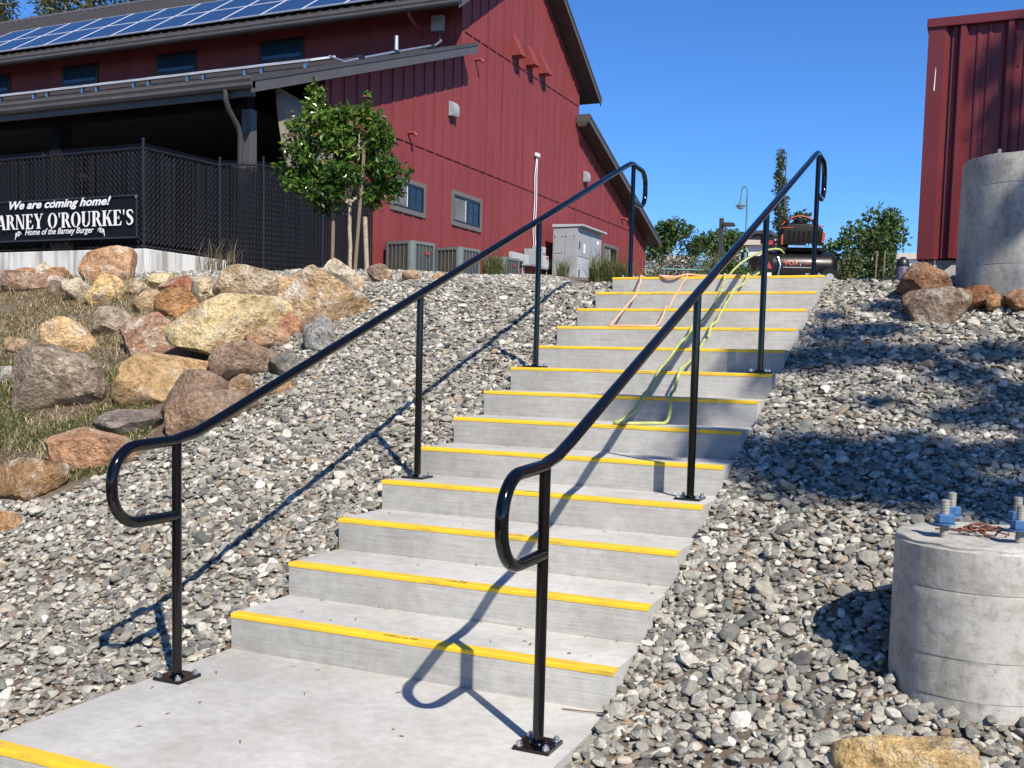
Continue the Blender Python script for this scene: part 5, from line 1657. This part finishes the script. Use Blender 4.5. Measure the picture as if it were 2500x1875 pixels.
cp(MB().box(.10, .226, -.129, -.110, .576, .583), 'trim_strip', 'orange', smooth=None, fix=False)
cp(MB().prism([(.205, .42), (.232, .44), (.236, .51), (.212, .53)], 'y', -.137, -.10), 'side_guard', 'orange', smooth=None)
cp(MB().prism([(-.165, .40), (-.150, .40), (-.150, .50), (-.165, .48)], 'y', -.137, -.10), 'side_guard', 'orange', smooth=None)
hd = [(-.14+.34*k/14, 0, .60+.085*math.sin(math.pi*k/14)**.8) for k in range(15)]
cp(MB().tube([(a, -.02, c) for a, b, c in hd], .008, 8), 'carry_handle', 'orange', smooth=50)
for xx_ in (-.10, .15):
    cp(MB().cyl((xx_, -.02, .58), (xx_, -.02, .655), .014, 8), 'handle_stem', 'blackp')
cp(MB().lathe([(0, 0), (.05, 0), (.055, .02), (.05, .05), (0, .055)], (.02, -.03, .60), 16), 'air_filter', 'blackp')
cp(MB().box(-.10, .20, -.135, -.10, .375, .395), 'deck_rail', 'chrome', smooth=None)
for xx_ in (.07, .10, .13):
    cp(MB().lathe([(0, -.145), (.012, -.145), (.012, -.12)], (xx_, 0, .40), 8, 'y'), 'gauge_nut', 'chrome')
# left of the tank: pressure switch, valve, gauges, pull handle, warning plate
cp(MB().box(-.30, -.22, -.10, -.02, .36, .47), 'pressure_switch', 'blackp', smooth=None, bevel=.008)
cp(MB().box(-.34, -.27, -.11, -.04, .41, .49), 'switch_cover', 'blackp', smooth=None, bevel=.008)
cp(MB().tube([(-.30, -.08, .455), (-.47, -.10, .455)], .011, 8), 'pull_bar', 'blackp', smooth=50)
cp(MB().box(-.31, -.24, -.165, -.16, .05, .30), 'warning_plate', 'blackp', smooth=None, fix=False)
cp(MB().add([(-.305, -.167, .17), (-.245, -.167, .17), (-.275, -.167, .235)], [(0, 1, 2)]), 'warning_triangle', 'redp', smooth=None, fix=False)
cp(MB().box(-.30, -.25, -.1665, -.1655, .09, .13), 'white_label', 'white', smooth=None, fix=False)
cp(MB().box(-.29, -.235, -.104, -.1005, .40, .44), 'maker_plate', 'redp', smooth=None, fix=False)
cp(MB().tube([(-.19, -.13, .28), (-.17, -.16, .20), (-.19, -.17, .10), (-.22, -.17, .04)], .014, 8), 'drain_valve', 'chrome', smooth=50)
cp(MB().tube([(-.15, -.15, .05), (.02, -.17, .10), (.10, -.165, .13)], .006, 6), 'drain_lever', 'chrome', smooth=50)
def on_tank(X, Z):
    # wrap the print round the front of the tank
    ang = np.clip((Z-.20)/.1475, -.95, .95)
    return np.stack([X, -.1475*np.sqrt(1-ang**2)-.0012, Z], 1)
font_line('VOR', -.135, .0, .205, .255, .0, .02, mat='orange', parent=comp, name='letter', xf=on_tank)
font_line('/', .015, .035, .20, .26, .0, .0, mat='lamp_grey', parent=comp, name='letter', xf=on_tank)
def strip(x0, x1, z0, z1, mat):
    mm = MB()
    P3 = on_tank(np.array([x0, x1, x1, x0]), np.array([z0, z0, z1, z1]))
    mm.add([tuple(p) for p in P3], [(0, 1, 2, 3)])
    cp(mm, 'print_strip', mat, smooth=None, fix=False)
strip(.05, .15, .236, .241, 'redp'); strip(.05, .13, .218, .223, 'redp'); strip(-.14, .14, .182, .190, 'lamp_grey')

# ---------------------------------------------------------------- hose and cord lying on the steps
def catmull(pts, k=5):
    P_ = [Vector(p) for p in pts]
    out = []
    for i in range(len(P_)-1):
        a, b, c, d = P_[max(i-1, 0)], P_[i], P_[i+1], P_[min(i+2, len(P_)-1)]
        for j in range(k):
            t = j/k
            out.append(.5*((2*b)+(c-a)*t+(2*a-5*b+4*c-d)*t*t+(3*b-a-3*c+d)*t**3))
    out.append(P_[-1])
    return out
LIME = [(-.52, 6.05, 2.24), (-.56, 6.00, 2.27), (-.68, 5.95, 2.25), (-.82, 5.88, 2.17), (-.88, 5.70, 2.07), (-.83, 5.3, 1.985), (-.775, 4.95, 1.953)]
LL = [(-.752, 4.787, 1.949), (-.675, 4.387, 1.8), (-.643, 3.987, 1.651), (-.683, 3.587, 1.502), (-.675, 3.187, 1.353), (-.67, 2.787, 1.204), (-.647, 2.387, 1.055)]
RL = [(-.567, 4.787, 1.949), (-.59, 4.387, 1.8), (-.563, 3.987, 1.651), (-.556, 3.587, 1.502), (-.521, 3.187, 1.353), (-.542, 2.787, 1.204), (-.486, 2.387, 1.055)]
def draped(pts):
    out = []
    for k, p in enumerate(pts):
        out.append(p)
        if k < len(pts)-1:
            q = pts[k+1]
            for f, sag in ((.25, .055), (.6, .042)):
                out.append((p[0]+(q[0]-p[0])*f+.010*math.sin(k*2.3+f*5), p[1]+(q[1]-p[1])*f - .03, p[2]+(q[2]-p[2])*f - sag*.6))
    return out
LIME += draped(LL) + [(-.66, 2.31, .985), (-.70, 2.16, .915), (-.71, 2.06, .906), (-.67, 2.03, .906), (-.60, 2.06, .906), (-.52, 2.17, .906), (-.475, 2.27, .908), (-.47, 2.335, .97)] + draped(RL)[::-1] + [(-.60, 5.0, 1.953), (-.68, 5.5, 1.985), (-.74, 5.85, 2.02), (-.70, 6.0, 2.08)]
tag(MB().tube(catmull(LIME), .0098, 10).build('air_hose', 'lime_hose', None, smooth=60), 'lime green air hose looping down the steps from the compressor', 'hose')
CORD = [(-1.47, 5.5, 1.946), (-1.45, 4.95, 1.946)] + draped([(-1.438, 4.791, 1.945), (-1.335, 4.391, 1.796), (-1.30, 3.991, 1.647)]) + [(-1.31, 3.80, 1.55), (-1.30, 3.655, 1.500), (-1.26, 3.63, 1.498), (-1.12, 3.62, 1.498), (-.99, 3.635, 1.498), (-.965, 3.70, 1.51), (-.975, 3.86, 1.58)] + draped([(-.99, 3.991, 1.647), (-1.012, 4.391, 1.796), (-1.052, 4.791, 1.945)]) + [(-1.10, 4.86, 1.947), (-1.20, 4.88, 1.947), (-1.29, 4.85, 1.95), (-1.28, 4.80, 1.948), (-1.22, 4.782, 1.93), (-1.14, 4.782, 1.932), (-1.06, 4.81, 1.956), (-.95, 4.83, 1.947), (-.80, 4.85, 1.947), (-.62, 4.9, 1.947), (-.5, 5.2, 1.947)]
tag(MB().tube(catmull(CORD), .0075, 8).build('extension_cord', 'orange_cord', None, smooth=60), 'peach orange extension cord looped over the upper steps', 'cord')

# ---------------------------------------------------------------- young staked tree in front of the fence
yt = thing('young_tree', 'young leafy tree held between wooden stakes in front of the fence', 'tree', (-8.42, 11.09, 2.58))
m = MB()
limb(m, (-8.36, 11.12, 2.5), (-8.40, 11.12, 4.1), .034, .028, 3, 6, .02)
cl = []
rs = np.random.RandomState(12)
CR = [(-8.95, 10.95, 4.95, .42, .42, .42), (-8.55, 11.1, 4.55, .62, .6, .55), (-9.10, 10.9, 4.45, .42, .42, .36), (-8.05, 11.3, 4.75, .36, .38, .42), (-7.95, 11.4, 4.2, .46, .44, .36), (-8.5, 11.0, 4.05, .62, .55, .34), (-9.05, 10.9, 4.02, .44, .42, .26), (-8.98, 11.0, 5.35, .18, .18, .26), (-8.15, 11.2, 5.15, .14, .14, .22), (-8.75, 11.0, 3.75, .40, .4, .22), (-8.0, 11.35, 3.82, .30, .3, .22), (-8.55, 11.05, 5.0, .35, .35, .30), (-9.35, 10.8, 4.2, .22, .22, .14)]
for k, c in enumerate(CR):
    limb(m, (-8.40, 11.12, 3.7+.05*(k % 4)), (c[0], c[1], c[2]), .02, .006, 50+k, 4, .12)
m.build('trunk', 'bark_pale', yt, smooth=60, fix=False)
sub_ = []
for k, c in enumerate(CR):
    sub_ += ragged_clumps(*c, 6, 500+k, (.30, .55))
pts = np.concatenate([clump_points(sub_, 8200, 13, .2), clump_points(CR, 1800, 15, .0)])
# long upright shoots at the top
sh = []
for (x, y, z, h) in ((-8.98, 11.0, 5.25, .45), (-8.86, 11.0, 5.2, .36), (-9.08, 10.95, 5.15, .35), (-8.15, 11.2, 5.05, .42), (-8.28, 11.15, 5.0, .30), (-7.92, 11.3, 4.9, .34), (-7.52, 11.5, 4.1, .30), (-9.55, 10.75, 4.2, .16)):
    n_ = 26
    sh.append(np.stack([x+rs.normal(0, .035, n_), y+rs.normal(0, .035, n_), z+h*rs.rand(n_)], 1))
pts = np.concatenate([pts]+sh)
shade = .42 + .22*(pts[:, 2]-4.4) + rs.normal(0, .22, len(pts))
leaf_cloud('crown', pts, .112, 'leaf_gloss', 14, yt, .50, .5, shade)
for (xa, ya, xb, yb, z1, w_) in ((-8.64, 11.0, -8.62, 11.0, 3.95, .05), (-8.24, 11.05, -8.10, 11.08, 4.62, .05)):
    MB().tube([(xa, ya, 2.5), (xb, yb, z1)], w_*.72, 4).build('stake', 'stake', yt, fix=False)
MB().tube([(-8.12, 11.25, 2.5), (-8.16, 11.22, 3.5)], .04, 8).build('trunk_guard', 'bark_pale', yt, smooth=50)
MB().tube([(-8.62, 11.0, 3.55), (-8.38, 11.16, 3.53), (-8.16, 11.07, 3.55)], .012, 6).build('tie_strap', 'chain', yt, smooth=50)
dp = scatter_poly([(-12.2, 11.9), (-11.7, 11.9), (-11.7, 12.5), (-12.2, 12.5)], 120, 61)
blades('dry_weed', dp, np.random.RandomState(3).uniform(.3, .95, len(dp)), .006, np.random.RandomState(4).uniform(0, .5, len(dp)), 'weed', 62, 'dry grey weed growing at the end of the retaining wall', 'weed', droop=.5, kind=None)
tag(bpy.data.objects['dry_weed'], 'dry grey weed growing at the end of the retaining wall', 'weed')

# ornamental grass tufts
def tuft(x, y, r, h, n, label, seed, mat='grass', lean=.75):
    rs = np.random.RandomState(seed)
    a = rs.uniform(0, 6.28, n); q = r*.35*np.sqrt(rs.rand(n))
    px, py = x+q*np.cos(a), y+q*np.sin(a)
    o = blades('ornamental_grass', np.stack([px, py, terrain(px, py)-.02], 1), h*rs.uniform(.5, 1.15, n), .006, rs.uniform(0, lean, n), mat, seed+1, label, 'ornamental grass', droop=.75, kind=None)
    tag(o, label, 'ornamental grass', 'ornamental grass tufts by the barn')
tuft(-10.3, 20.7, .8, .95, 420, 'ornamental grass tuft in front of the lowest air conditioner', 70)
tuft(-8.9, 21.9, .5, .85, 200, 'thin ornamental grass in front of the grey electrical cabinet', 72)
tuft(-6.15, 17.7, 1.3, .98, 900, 'wide ornamental grass clump left of the stair top behind the handrail loop', 74, lean=.95)
tuft(-5.1, 17.4, .9, .72, 420, 'low ornamental grass right of the stair top handrail loop', 76, lean=.95)

# ---------------------------------------------------------------- background beyond the top of the stairs
tree('shade_tree', 'spreading green tree just right of the barn roof', (-16.7, 57.3, 5.0), (-16.6, 57.5, 8.5, 1.7, 1.5, 1.3), 1500, .34, 'leaf_far', 201, 10, group='trees beyond the stairs', trunk_r=.12)
tree('shade_tree', 'broad pale green tree behind the bronze parking lamp', (-10.25, 44.7, 4.55), (-10.35, 44.7, 6.75, 1.45, 1.2, .85), 1700, .26, 'leaf_far', 211, 11, group='trees beyond the stairs', trunk_r=.09)
tree('shade_tree', 'dark bushy tree behind the air compressor', (-3.7, 27.7, 3.2), (-3.75, 27.7, 4.55, .85, .9, 1.15), 2400, .15, 'leaf_dark', 221, 12, group='trees beyond the stairs', trunk_r=.07)
tree('shade_tree', 'large loose green tree left of the red metal shed', (-1.85, 28.6, 3.3), (-1.85, 28.6, 4.75, 1.5, 1.3, 1.36), 4600, .16, 'leaf_far', 231, 18, group='trees beyond the stairs', trunk_r=.08, small=(.22, .42))
pop = thing('poplar_tree', 'tall narrow poplar rising behind the right handrail', 'tree', (-11.5, 68.6, 5.4), 'trees beyond the stairs')
m = MB(); limb(m, (-11.55, 68.6, 5.4), (-11.62, 69.1, 15.6), .14, .03, 9, 8, .01); m.build('trunk', 'bark', pop, smooth=60, fix=False)
pc = [(-11.4+rs.uniform(-.25, .15)-.02*k, 68.9, 7.2+k*.33, (.85-.022*k)*rs.uniform(.65, 1.1), .6, .45) for k in range(26)]
leaf_cloud('crown', clump_points(pc, 3400, 241, .2), .22, 'leaf_poplar', 242, pop, .55)

def bush(label, x, y, rx, ry, h, n, size, mat, seed, nc=9):
    z = tz(x, y)
    t = thing('shrub', label, 'shrub', (x, y, z), 'shrubs beyond the stairs')
    cl = ragged_clumps(x, y, z+h*.5, rx, ry, h*.5, nc, seed, (.35, .6))
    m = MB()
    for k, c in enumerate(cl):
        limb(m, (x, y, z-.02), c[:3], .02, .008, seed+k, 3, .1)
    m.build('stem', 'bark', t, smooth=60, fix=False)
    leaf_cloud('foliage', clump_points(cl, n, seed+1, .2), size, mat, seed+2, t)
bush('green shrub at the right end of the top step', -.50, 10.2, .30, .4, .68, 1500, .055, 'leaf_olive', 251)
bush('dark green shrub behind the right end of the top step', -.05, 12.2, .35, .4, .55, 900, .06, 'leaf_dark', 256)
bush('greyish bush with pale blossom beside the barn corner', -5.6, 20.1, .75, .6, 1.05, 2600, .065, 'flower_bush', 261, 14)
bush('second pale blossoming bush further from the barn', -5.0, 22.6, .65, .6, 1.2, 1400, .07, 'flower_bush', 266, 10)
bush('olive shrub right of the blossoming bushes', -4.25, 18.5, .45, .5, 1.0, 1500, .06, 'leaf_olive', 271)
bush('low green shrub behind the middle of the top step', -1.30, 7.7, .30, .3, .44, 1100, .05, 'leaf_far', 276)
bush('low green shrub left of the compressor', -2.0, 9.6, .35, .4, .50, 900, .055, 'leaf_olive', 281)
bush('dark conifer shrub in front of the broad pale tree', -9.3, 36.5, .55, .5, 2.4, 1100, .12, 'leaf_dark', 286, 10)

lamp = thing('street_lamp', 'tall teal street lamp with a hooked arm behind the right handrail', 'street lamp', (-10.6, 52.4, 4.9), 'lamps beyond the stairs')
MB().tube([(-10.6, 52.4, 4.9), (-10.6, 52.4, 8.0), (-10.6, 52.4, 8.05), (-10.62, 52.4, 10.1)], [.10, .09, .06, .05], 10).build('pole', 'teal', lamp, smooth=50)
MB().tube([(-10.62, 52.4, 10.05)]+[(-10.78+.16*math.cos(a), 52.4-.07*0, 10.35+.28*math.sin(a)) for a in [k*math.pi/10 for k in range(11)]]+[(-10.95, 52.35, 10.0), (-10.97, 52.35, 9.9)], .035, 8).build('hook', 'teal', lamp, smooth=50)
hd_ = MB().lathe([(.03, .32), (.07, .26), (.10, .14), (.26, .02), (.28, 0)], (-10.95, 52.35, 9.62), 20).build('shade', 'teal', lamp, smooth=50)
MB().lathe([(.22, .0), (.20, -.08), (.12, -.16), (0, -.19)], (-10.95, 52.35, 9.62), 16).build('globe', 'lens', hd_, smooth=60)
pk = thing('parking_lamp', 'square bronze parking lamp with a flat head left of the right handrail', 'street lamp', (-7.8, 34.7, 4.0), 'lamps beyond the stairs')
MB().box(-7.87, -7.73, 34.66, 34.80, 4.0, 6.56).build('pole', 'bronze', pk, fix=False)
MB().prism([(-7.72, 6.40), (-7.35, 6.38), (-7.30, 6.27), (-7.72, 6.26)], 'y', 34.6, 34.86).build('lamp_head', 'bronze', pk)
MB().box(-7.60, -7.36, 34.63, 34.83, 6.245, 6.258).build('lens', 'lens', pk, fix=False)
up_ = thing('utility_pole', 'distant wooden utility pole with crossarm above the bushes', 'pole', (-29.4, 105, 6.7))
MB().tube([(-29.4, 105, 6.7), (-29.45, 105, 16.1)], [.2, .14], 8).build('pole', 'pole_wood', up_, smooth=50)
MB().box(-30.3, -28.7, 104.8, 105.0, 15.35, 15.55).build('crossarm', 'pole_wood', up_, fix=False)
wq = [(-28.9+k*1.1, 104.9+k*.5, 15.6-.35*k+.012*k*k) for k in range(12)]
tag(MB().tube(wq, .025, 5).build('overhead_wire', 'frame', None), 'thin overhead wire running down from the distant utility pole', 'wire')

def hall(label, x0, x1, y0, y1, z0, z1, wall, roof, zr=None, wins=0, doors=0):
    t = thing('distant_building', label, 'building', ((x0+x1)/2, y0, z0), 'buildings beyond the stairs')
    MB().box(x0, x1, y0, y1, z0, z1).build('wall', wall, t, fix=False)
    zr = zr or z1+.25
    MB().prism([(x0-.2, z1+.003), (x1+.2, z1+.003), (x1+.2, zr), (x0-.2, zr)], 'y', y0-.2, y1).build('roof', roof, t)
    for k in range(wins):
        a = x0+(x1-x0)*(k+.5)/wins
        w = MB().box(a-.35, a+.35, y0-.05, y0-.004, z0+(z1-z0)*.45, z0+(z1-z0)*.78).build('window', 'frame', t, fix=False)
        MB().box(a-.28, a+.28, y0-.06, y0-.051, z0+(z1-z0)*.5, z0+(z1-z0)*.74).build('pane', 'glass', w, fix=False)
    return t
hall('long white building behind the blossoming bushes', -27, -17.5, 78, 88, 5.5, 9.3, 'white', 'cream_roof', 9.75, 6)
hall('white building with a cream roof behind the compressor', -8.6, -6.3, 43.5, 50, 4.4, 6.55, 'white', 'cream_roof', 6.78, 3)
hall('low white building between the dark tree and the large loose tree', -6.5, 3.0, 73, 80, 5.4, 8.7, 'white', 'cream_roof', 9.1, 6)
gh = thing('distant_building', 'grey gabled house behind the parking lamp', 'building', (-12, 58, 5), 'buildings beyond the stairs')
MB().prism([(-13.6, 5.0), (-10.6, 5.0), (-10.6, 8.7), (-11.2, 8.75), (-13.6, 7.2)], 'y', 58, 64).build('wall', 'grey_siding', gh)
MB().prism([(-13.9, 7.05), (-11.2, 8.80), (-10.3, 8.80), (-10.3, 9.0), (-11.2, 9.0), (-13.9, 7.25)], 'y', 57.7, 64.2).build('roof', 'roof', gh)
w = MB().box(-12.1, -11.4, 57.95, 57.996, 7.1, 7.9).build('window', 'white', gh, fix=False)
MB().box(-12.03, -11.47, 57.94, 57.949, 7.17, 7.83).build('pane', 'glass', w, fix=False)
bt = thing('water_tank', 'light blue tank behind the olive shrub', 'tank', (-8.95, 36.6, 4.1))
MB().lathe([(.36, 0), (.38, .05), (.38, 1.05), (.34, 1.25), (.18, 1.38), (0, 1.42)], (-8.95, 36.6, 4.05), 20).build('shell', 'bluep', bt, smooth=40)
MB().lathe([(.09, 1.40), (.09, 1.47), (0, 1.475)], (-8.95, 36.6, 4.05), 12).build('lid', 'bluep', bt, smooth=40)
gr = thing('guard_rail', 'thin teal guard rail in front of the olive shrub', 'rail', (-3.9, 16.4, 2.5))
MB().cyl((-4.6, 16.2, 3.05), (-3.4, 16.7, 3.04), .02, 8).build('bar', 'teal', gr, smooth=50)
for (x, y) in ((-4.55, 16.22), (-3.45, 16.68)):
    MB().cyl((x, y, 2.45), (x, y, 3.05), .02, 8).build('post', 'teal', gr, smooth=50)
tb = thing('litter_bin', 'dark wrapped litter bin left of the red metal shed', 'bin', (.09, 11.6, 2.12))
MB().lathe([(.075, 0), (.082, .02), (.082, .50), (.075, .52)], (.09, 11.6, 2.10), 20).build('drum', 'bin', tb, smooth=40)
MB().lathe([(.086, .52), (.088, .54), (.07, .60), (.03, .64), (0, .645)], (.09, 11.6, 2.10), 20).build('lid', 'frame', tb, smooth=40)
for k, (x, lab) in enumerate(((-1.03, 'left of the two thin tree stakes on the lawn'), (-.87, 'right of the two thin tree stakes on the lawn'))):
    z = tz(x, 20)
    s_ = thing('tree_stake', lab, 'stake', (x, 20, z))
    MB().tube([(x, 20, z-.05), (x+.01, 20, 3.72)], .022, 6).build('pole', 'stake', s_, smooth=50)
    MB().cyl((x-.03, 20, 3.3), (x+.03, 20, 3.31), .008, 6).build('tie', 'chain', s_)

# pines standing behind the barn
for k, (x, y, zc, rx, rz) in enumerate(((-46.5, 36, 16.4, 4.2, 4.2), (-41.0, 37, 17.0, 4.2, 4.2), (-36.5, 38.5, 17.6, 4.0, 4.0))):
    z = tz(x, y)
    t = thing('pine_tree', ('leftmost pine crown showing above the barn roof', 'middle pine crown showing above the barn roof', 'right pine crown showing above the barn roof')[k], 'tree', (x, y, z), 'pines behind the barn')
    cl = ragged_clumps(x, y, zc, rx, rx, rz, 44, 300+k*10, (.14, .28))
    m = MB(); limb(m, (x, y, z), (x, y, zc+rz), .35, .08, 5+k, 7, .02)
    for q, c in enumerate(cl):
        limb(m, (x, y, c[2]-.5), c[:3], .09, .03, 330+q, 4, .15)
    m.build('trunk', 'bark', t, smooth=60, fix=False)
    leaf_cloud('crown', clump_points(cl, 9000, 301+k*10, .15), .42, 'needle', 302+k*10, t, .16)

# ---------------------------------------------------------------- oak at the right of the camera: its shade falls on the gravel and the steps
oak = thing('oak_tree', 'spreading oak out of view at the right, shading the gravel and stairs', 'tree', (13.0, -3.6, tz(13.0, -3.6)))
TARG = [(-.45, 2.50, .98, .20), (-.74, 2.56, 1.0, .16), (-.95, 2.62, 1.0, .10), (-.15, 2.10, .85, .20), (-.40, 1.85, .72, .10), (.12, 1.92, .75, .24), (.42, 1.78, .68, .27), (.72, 1.80, .68, .27), (1.0, 1.72, .66, .27), (1.3, 1.66, .64, .28), (.3, 2.15, .8, .16), (.6, 2.1, .8, .17), (.9, 1.98, .75, .18), (1.62, 1.6, .6, .25),
        (-.10, 3.25, 1.25, .18), (.16, 3.36, 1.28, .22), (.45, 3.48, 1.32, .21), (.78, 3.50, 1.34, .18), (.22, 3.80, 1.45, .20), (.5, 3.9, 1.5, .16), (1.32, 2.95, 1.10, .23), (1.08, 2.62, 1.0, .18), (1.0, 3.25, 1.2, .18), (1.2, 3.6, 1.35, .18), (.5, 2.0, .75, .2), (.95, 2.15, .8, .2), (1.35, 2.2, .82, .2), (.62, 2.75, 1.05, .10), (1.5, 2.6, 1.0, .2), (.80, 2.28, .86, .12), (.45, 4.4, 1.66, .14), (.1, 4.2, 1.55, .10),
        (1.15, 5.8, 3.75, .13), (1.22, 5.8, 3.4, .12), (1.30, 5.8, 3.05, .16), (1.05, 4.6, 2.05, .10), (1.25, 4.5, 2.25, .13), (1.45, 4.5, 2.5, .14), (1.5, 4.8, 2.75, .15), (-.35, 3.3, 1.25, .10), (-.1, 2.9, 1.1, .09), (.6, 4.95, 2.35, .07), (1.8, 3.4, 1.3, .3), (2.0, 2.2, .9, .3), (1.9, 1.4, .6, .25)]
rs = np.random.RandomState(77)
ocl = []
m = MB()
fork = (11.6, -3.4, 5.6)
limb(m, (13.0, -3.6, tz(13.0, -3.6)-.1), fork, .30, .18, 401, 7, .03)
for k, (x, y, z, r_) in enumerate(TARG):
    d = 6.3 + .5*((k*.618) % 1)
    c = (x+.762*d, y-.686*d, z+d)
    ocl.append((*c, r_*1.15, r_*1.15, r_*.9))
    limb(m, fork if k % 3 else (fork[0]-1.2, fork[1]-.1, fork[2]+.3), c, .022, .006, 410+k, 5, .05)
for k in range(40):
    c = (13.0+rs.normal(0, 1.0), -2.6+rs.normal(0, 1.2), 9.0+rs.normal(0, .8))
    ocl.append((*c, .6, .6, .5))
m.build('trunk', 'bark', oak, smooth=60, fix=False)
leaf_cloud('crown', clump_points(ocl[:len(TARG)], 21000, 402, .0), .075, 'leaf_dark', 403, oak, .6)
leaf_cloud('crown', clump_points(ocl[len(TARG):], 5000, 404, .2), .16, 'leaf_dark', 405, oak, .6)

# dry leaf bits and twigs blown onto the steps
rs = np.random.RandomState(91)
V, F, SH = [], [], []
for k in range(90):
    i = rs.randint(0, 9)
    x = rs.uniform(-1.6, -.03)
    y = rs.uniform(-1.1, -.02) if i == 0 else (i-1)*T + rs.uniform(.08, .39)
    if rs.rand() < .45 and i > 0: y = i*T - rs.uniform(.004, .03)
    z = i*H + .0035
    a = rs.uniform(0, 6.28); L_ = rs.uniform(.006, .022); w_ = rs.uniform(.0015, .006)
    d = np.array([math.cos(a), math.sin(a), 0]); s_ = np.array([-d[1], d[0], 0])
    c = np.array([x, y, z]); o_ = len(V)
    V += [c-d*L_, c+s_*w_+[0, 0, .003], c+d*L_, c-s_*w_+[0, 0, .001]]
    F += [(o_, o_+1, o_+2), (o_, o_+2, o_+3)]
    SH += [rs.rand()*.5]*4
tag(np_mesh('leaf_litter', np.array(V), np.array(F), 'straw', None, np.array(SH)), 'tiny dry leaf bits and twigs scattered on the steps', 'litter', kind='stuff')
tag(MB().tube([(-.16, -.06, .006), (-.08, -.055, .008), (.0, -.03, .007), (.03, -.025, .012)], [.0025, .0025, .002, .001], 6).build('twig', 'bark', None), 'thin dry twig at the right foot of the first step', 'twig')

# ---------------------------------------------------------------- unseen trees added around the camera to dim the sky light
SKY_DIM_TREES = [(-8.5, -8.0, 8.6, 4.2, 'big unseen tree added to dim the sky light, behind the camera on the left'),
         (-1.5, -13.0, 9.0, 4.4, 'big unseen tree added to dim the sky light, straight behind the camera'),
         (-16.0, -3.0, 9.0, 4.4, 'big unseen tree added to dim the sky light, left of the boulders'),
         (9.5, 9.0, 8.2, 3.8, 'big unseen tree added to dim the sky light, behind the red metal shed'),
         (13.5, 3.5, 9.5, 4.0, 'big unseen tree added to dim the sky light, right of the piers')]
for k, (x, y, h, r_, lab) in enumerate(SKY_DIM_TREES):
    z = tz(x, y)
    tree('shade_tree', lab, (x, y, z), (x, y, z+h*.62, r_, r_, h*.42), 4200, .42, 'leaf_dark', 600+20*k, 26, group='added unseen trees dimming the sky light', trunk_r=.26, small=(.26, .42), asp=.6)
